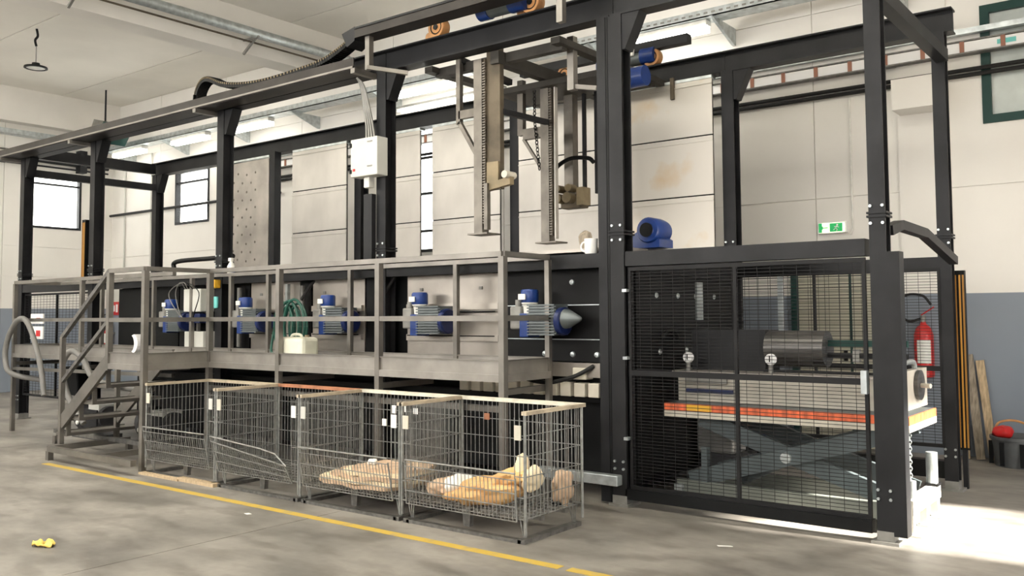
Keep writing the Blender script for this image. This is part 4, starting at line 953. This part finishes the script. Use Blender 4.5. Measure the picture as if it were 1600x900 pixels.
tag(MB().box(-18.25, -18.05, 3.5, 3.66, 4.8, 5.3).build('wall_box', 'frame'), 'dark box on left wall above the window', 'box')
t = thing('heater_unit', 'dark green unit with grey hood hanging in the far left corner', 'heater', (-16.3, 3.5, 5.2))
MB().obj = None
MB().prism([(-16.75, 5.45), (-16.35, 5.2), (-16.15, 5.4), (-16.5, 5.7)], 'Y', 3.2, 3.6).build('fan_face', 'green_dark', t)
MB().prism([(-17.1, 5.5), (-16.75, 5.45), (-16.5, 5.7), (-16.9, 5.8)], 'Y', 3.2, 3.6).build('hood', 'motor_grey', t)
MB().cyl((-16.8, 3.4, 5.7), (-16.8, 3.4, ZC), .02, 8).build('hanger', 'frame', t)
# vertical conduits on the rear wall at left
for x, lb in ((-17.7, 'left of two'), (-16.6, 'right of two')):
    tag(MB().tube([(x, YR-.03, 2.7), (x, YR-.03, 5.2)], .018, 8).build('conduit', 'box_grey', None, True), lb+' thin vertical conduits near the rear left corner', 'conduit')
# pipes along the ceiling beam
t = thing('ceiling_pipe', 'grey service pipe running along the concrete ceiling beam', 'pipe', (-9.9, 0, 5.95))
MB().cyl((-9.92, -9, 6.02), (-9.92, YR-.1, 6.02), .075, 14).build('pipe', 'galvanised', t, True)
MB().cyl((-10.02, -9, 5.90), (-10.02, YR-.1, 5.90), .016, 8).build('small_pipe', 'mast_rust', t, True)
for y in (-6, -3.2, -.6, 2.2): MB().bar((-10.25, y, 5.75), (-9.9, y, 5.98), .035).bar((-10.25, y, 5.97), (-9.85, y, 5.96), .03).build('bracket', 'motor_grey', t)
# pendant lamp
t = thing('pendant_lamp', 'round high bay pendant lamp with black ring hanging from ceiling', 'lamp', (-13.72, .55, 5.78))
MB().tube(smooth_path([(-13.72, .55, ZC), (-13.72, .57, 6.33), (-13.72, .53, 6.25), (-13.72, .55, 6.15)]), .02, 8).build('hook', 'black', t, True)
MB().cyl((-13.72, .55, 5.85), (-13.72, .55, 6.15), .008, 6).build('cord', 'motor_grey', t)
MB().lathe([(0, .07), (.06, .06), (.07, .0), (.18, -.005), (.185, -.03), (.15, -.035), (.15, -.02), (0, -.02)], (-13.72, .55, 5.80), 'Z', 28).build('housing', 'black', t, True)
MB().lathe([(0, -.006), (.145, -.006), (.145, .0), (0, 0)], (-13.72, .55, 5.782), 'Z', 24).build('lens', 'white_paint', t, True)
# safety light curtains (amber strips)
def curtain(x, y, z0, z1, label):
    t = thing('light_curtain', label, 'light curtain', (x, y, z0))
    MB().box(x-.045, x+.045, y-.03, y+.03, z0, z1).build('profile', 'frame_black', t)
    for dx in (-.03, .004, .032): MB().box(x+dx-.006, x+dx+.008, y-.036, y-.03, z0+.02, z1-.04).build('strip', 'amber_bright' if dx == .004 else 'amber', t)
    MB().box(x-.02, x+.02, y-.02, y+.02, 0 if z0 < 1 else z0-.05, z0).build('stand', 'frame', t)
curtain(.04, 2.44, .34, 1.93, 'black and amber light curtain strip beside the rear right column')
curtain(-10.83, .0, 2.1, 2.95, 'amber light curtain strip on the fifth column')
# planks and tub at right
for k, (xb, xt, zt, w, mm, lb) in enumerate(((-.28, -.37, .95, .06, 'wood', 'narrow light plank leaning on the blue wall, leftmost'), (-.155, -.28, 1.10, .085, 'wood_grey', 'grey weathered plank leaning on the blue wall, middle'), (-.04, -.17, 1.04, .08, 'wood', 'light plank leaning on the blue wall, nearest the tub'))):
    tag(MB().bar((xb, YR-.26+.03*k, .012), (xt, YR-.035, zt), w, .022, (0, -1, 0)).build('plank', mm), lb, 'plank')
t = thing('tub', 'dark plastic tub with red lid at the blue wall', 'tub', (.22, YR-.35, 0))
MB().lathe([(0, .0), (.24, 0), (.27, .27), (.285, .27), (.285, .30), (.265, .30), (.235, .02), (0, .015)], (.24, YR-.36, 0), 'Z', 28).build('tub_body', 'tub', t, True)
for a in (200, 240, 280): 
    x, y = .24+.275*math.cos(math.radians(a)), YR-.36+.275*math.sin(math.radians(a)); MB().box(x-.02, x+.02, y-.012, y+.01, .02, .25).build('rib', 'frame_black', t)
tag(MB().blob((.08, YR-.38, .33), (.1, .09, .07), .1, 2, 20, 12, 4).build('red_bag', 'red', None, True), 'red plastic bag lying in the dark tub', 'bag')
tag(MB().tube(smooth_path([(.0, YR-.4, .33), (.04, YR-.3, .42), (.18, YR-.25, .44), (.35, YR-.3, .38), (.42, YR-.4, .3)]), .012, 8).build('hoop', 'tyre', None, True), 'thin brown hoop sticking out of the tub', 'hoop')

# ================================================================== FLOOR MARKS AND LITTER
for a, b, lb in ((-8.12, -1.42, 'long yellow floor line in front of the wire cages'), (-1.36, -.6, 'short yellow floor line segment right of the worn break')):
    tag(MB().box(a, b, -1.80, -1.72, .0005, .002).build('floor_line', 'floor_yellow'), lb, 'floor line')
vs = []; fs = []; n = 10
for j in range(n+1):
    for i in range(n+1):
        u, v = i/n-.5, j/n-.5; r = 1-.5*abs(u*v)*4
        vs.append((-4.56+u*.21*r+.05*v, -3.42+v*.13*r, 0.006+.055*max(0, noise.noise(Vector((u*5, v*4, 2)))+.35)*(1-3.2*(u*u+v*v)*.5)))
for j in range(n):
    for i in range(n): a = j*(n+1)+i; fs.append((a, a+1, a+n+2, a+n+1))
o = MB().add(vs, fs).build('cloth_scrap', 'cloth_yellow', None, True); md = o.modifiers.new('solid', 'SOLIDIFY'); md.thickness = .004
tag(o, 'crumpled yellow cloth scrap on the floor at lower left', 'cloth')
tag(MB().prism([(-4.30, -1.99), (-4.25, -2.0), (-4.23, -1.97), (-4.28, -1.96)], 'Z', .0005, .003).build('paper_scrap', 'paper'), 'tiny white paper scrap beside the yellow line', 'scrap')
tag(MB().prism([(-.88, -.70), (-.80, -.66), (-.78, -.665), (-.86, -.715)], 'Z', .0005, .003).build('paper_scrap', 'paper'), 'thin white paper strip on the floor before the guard', 'scrap')

for o in bpy.data.objects:
    if '_o' in o: del o['_o']
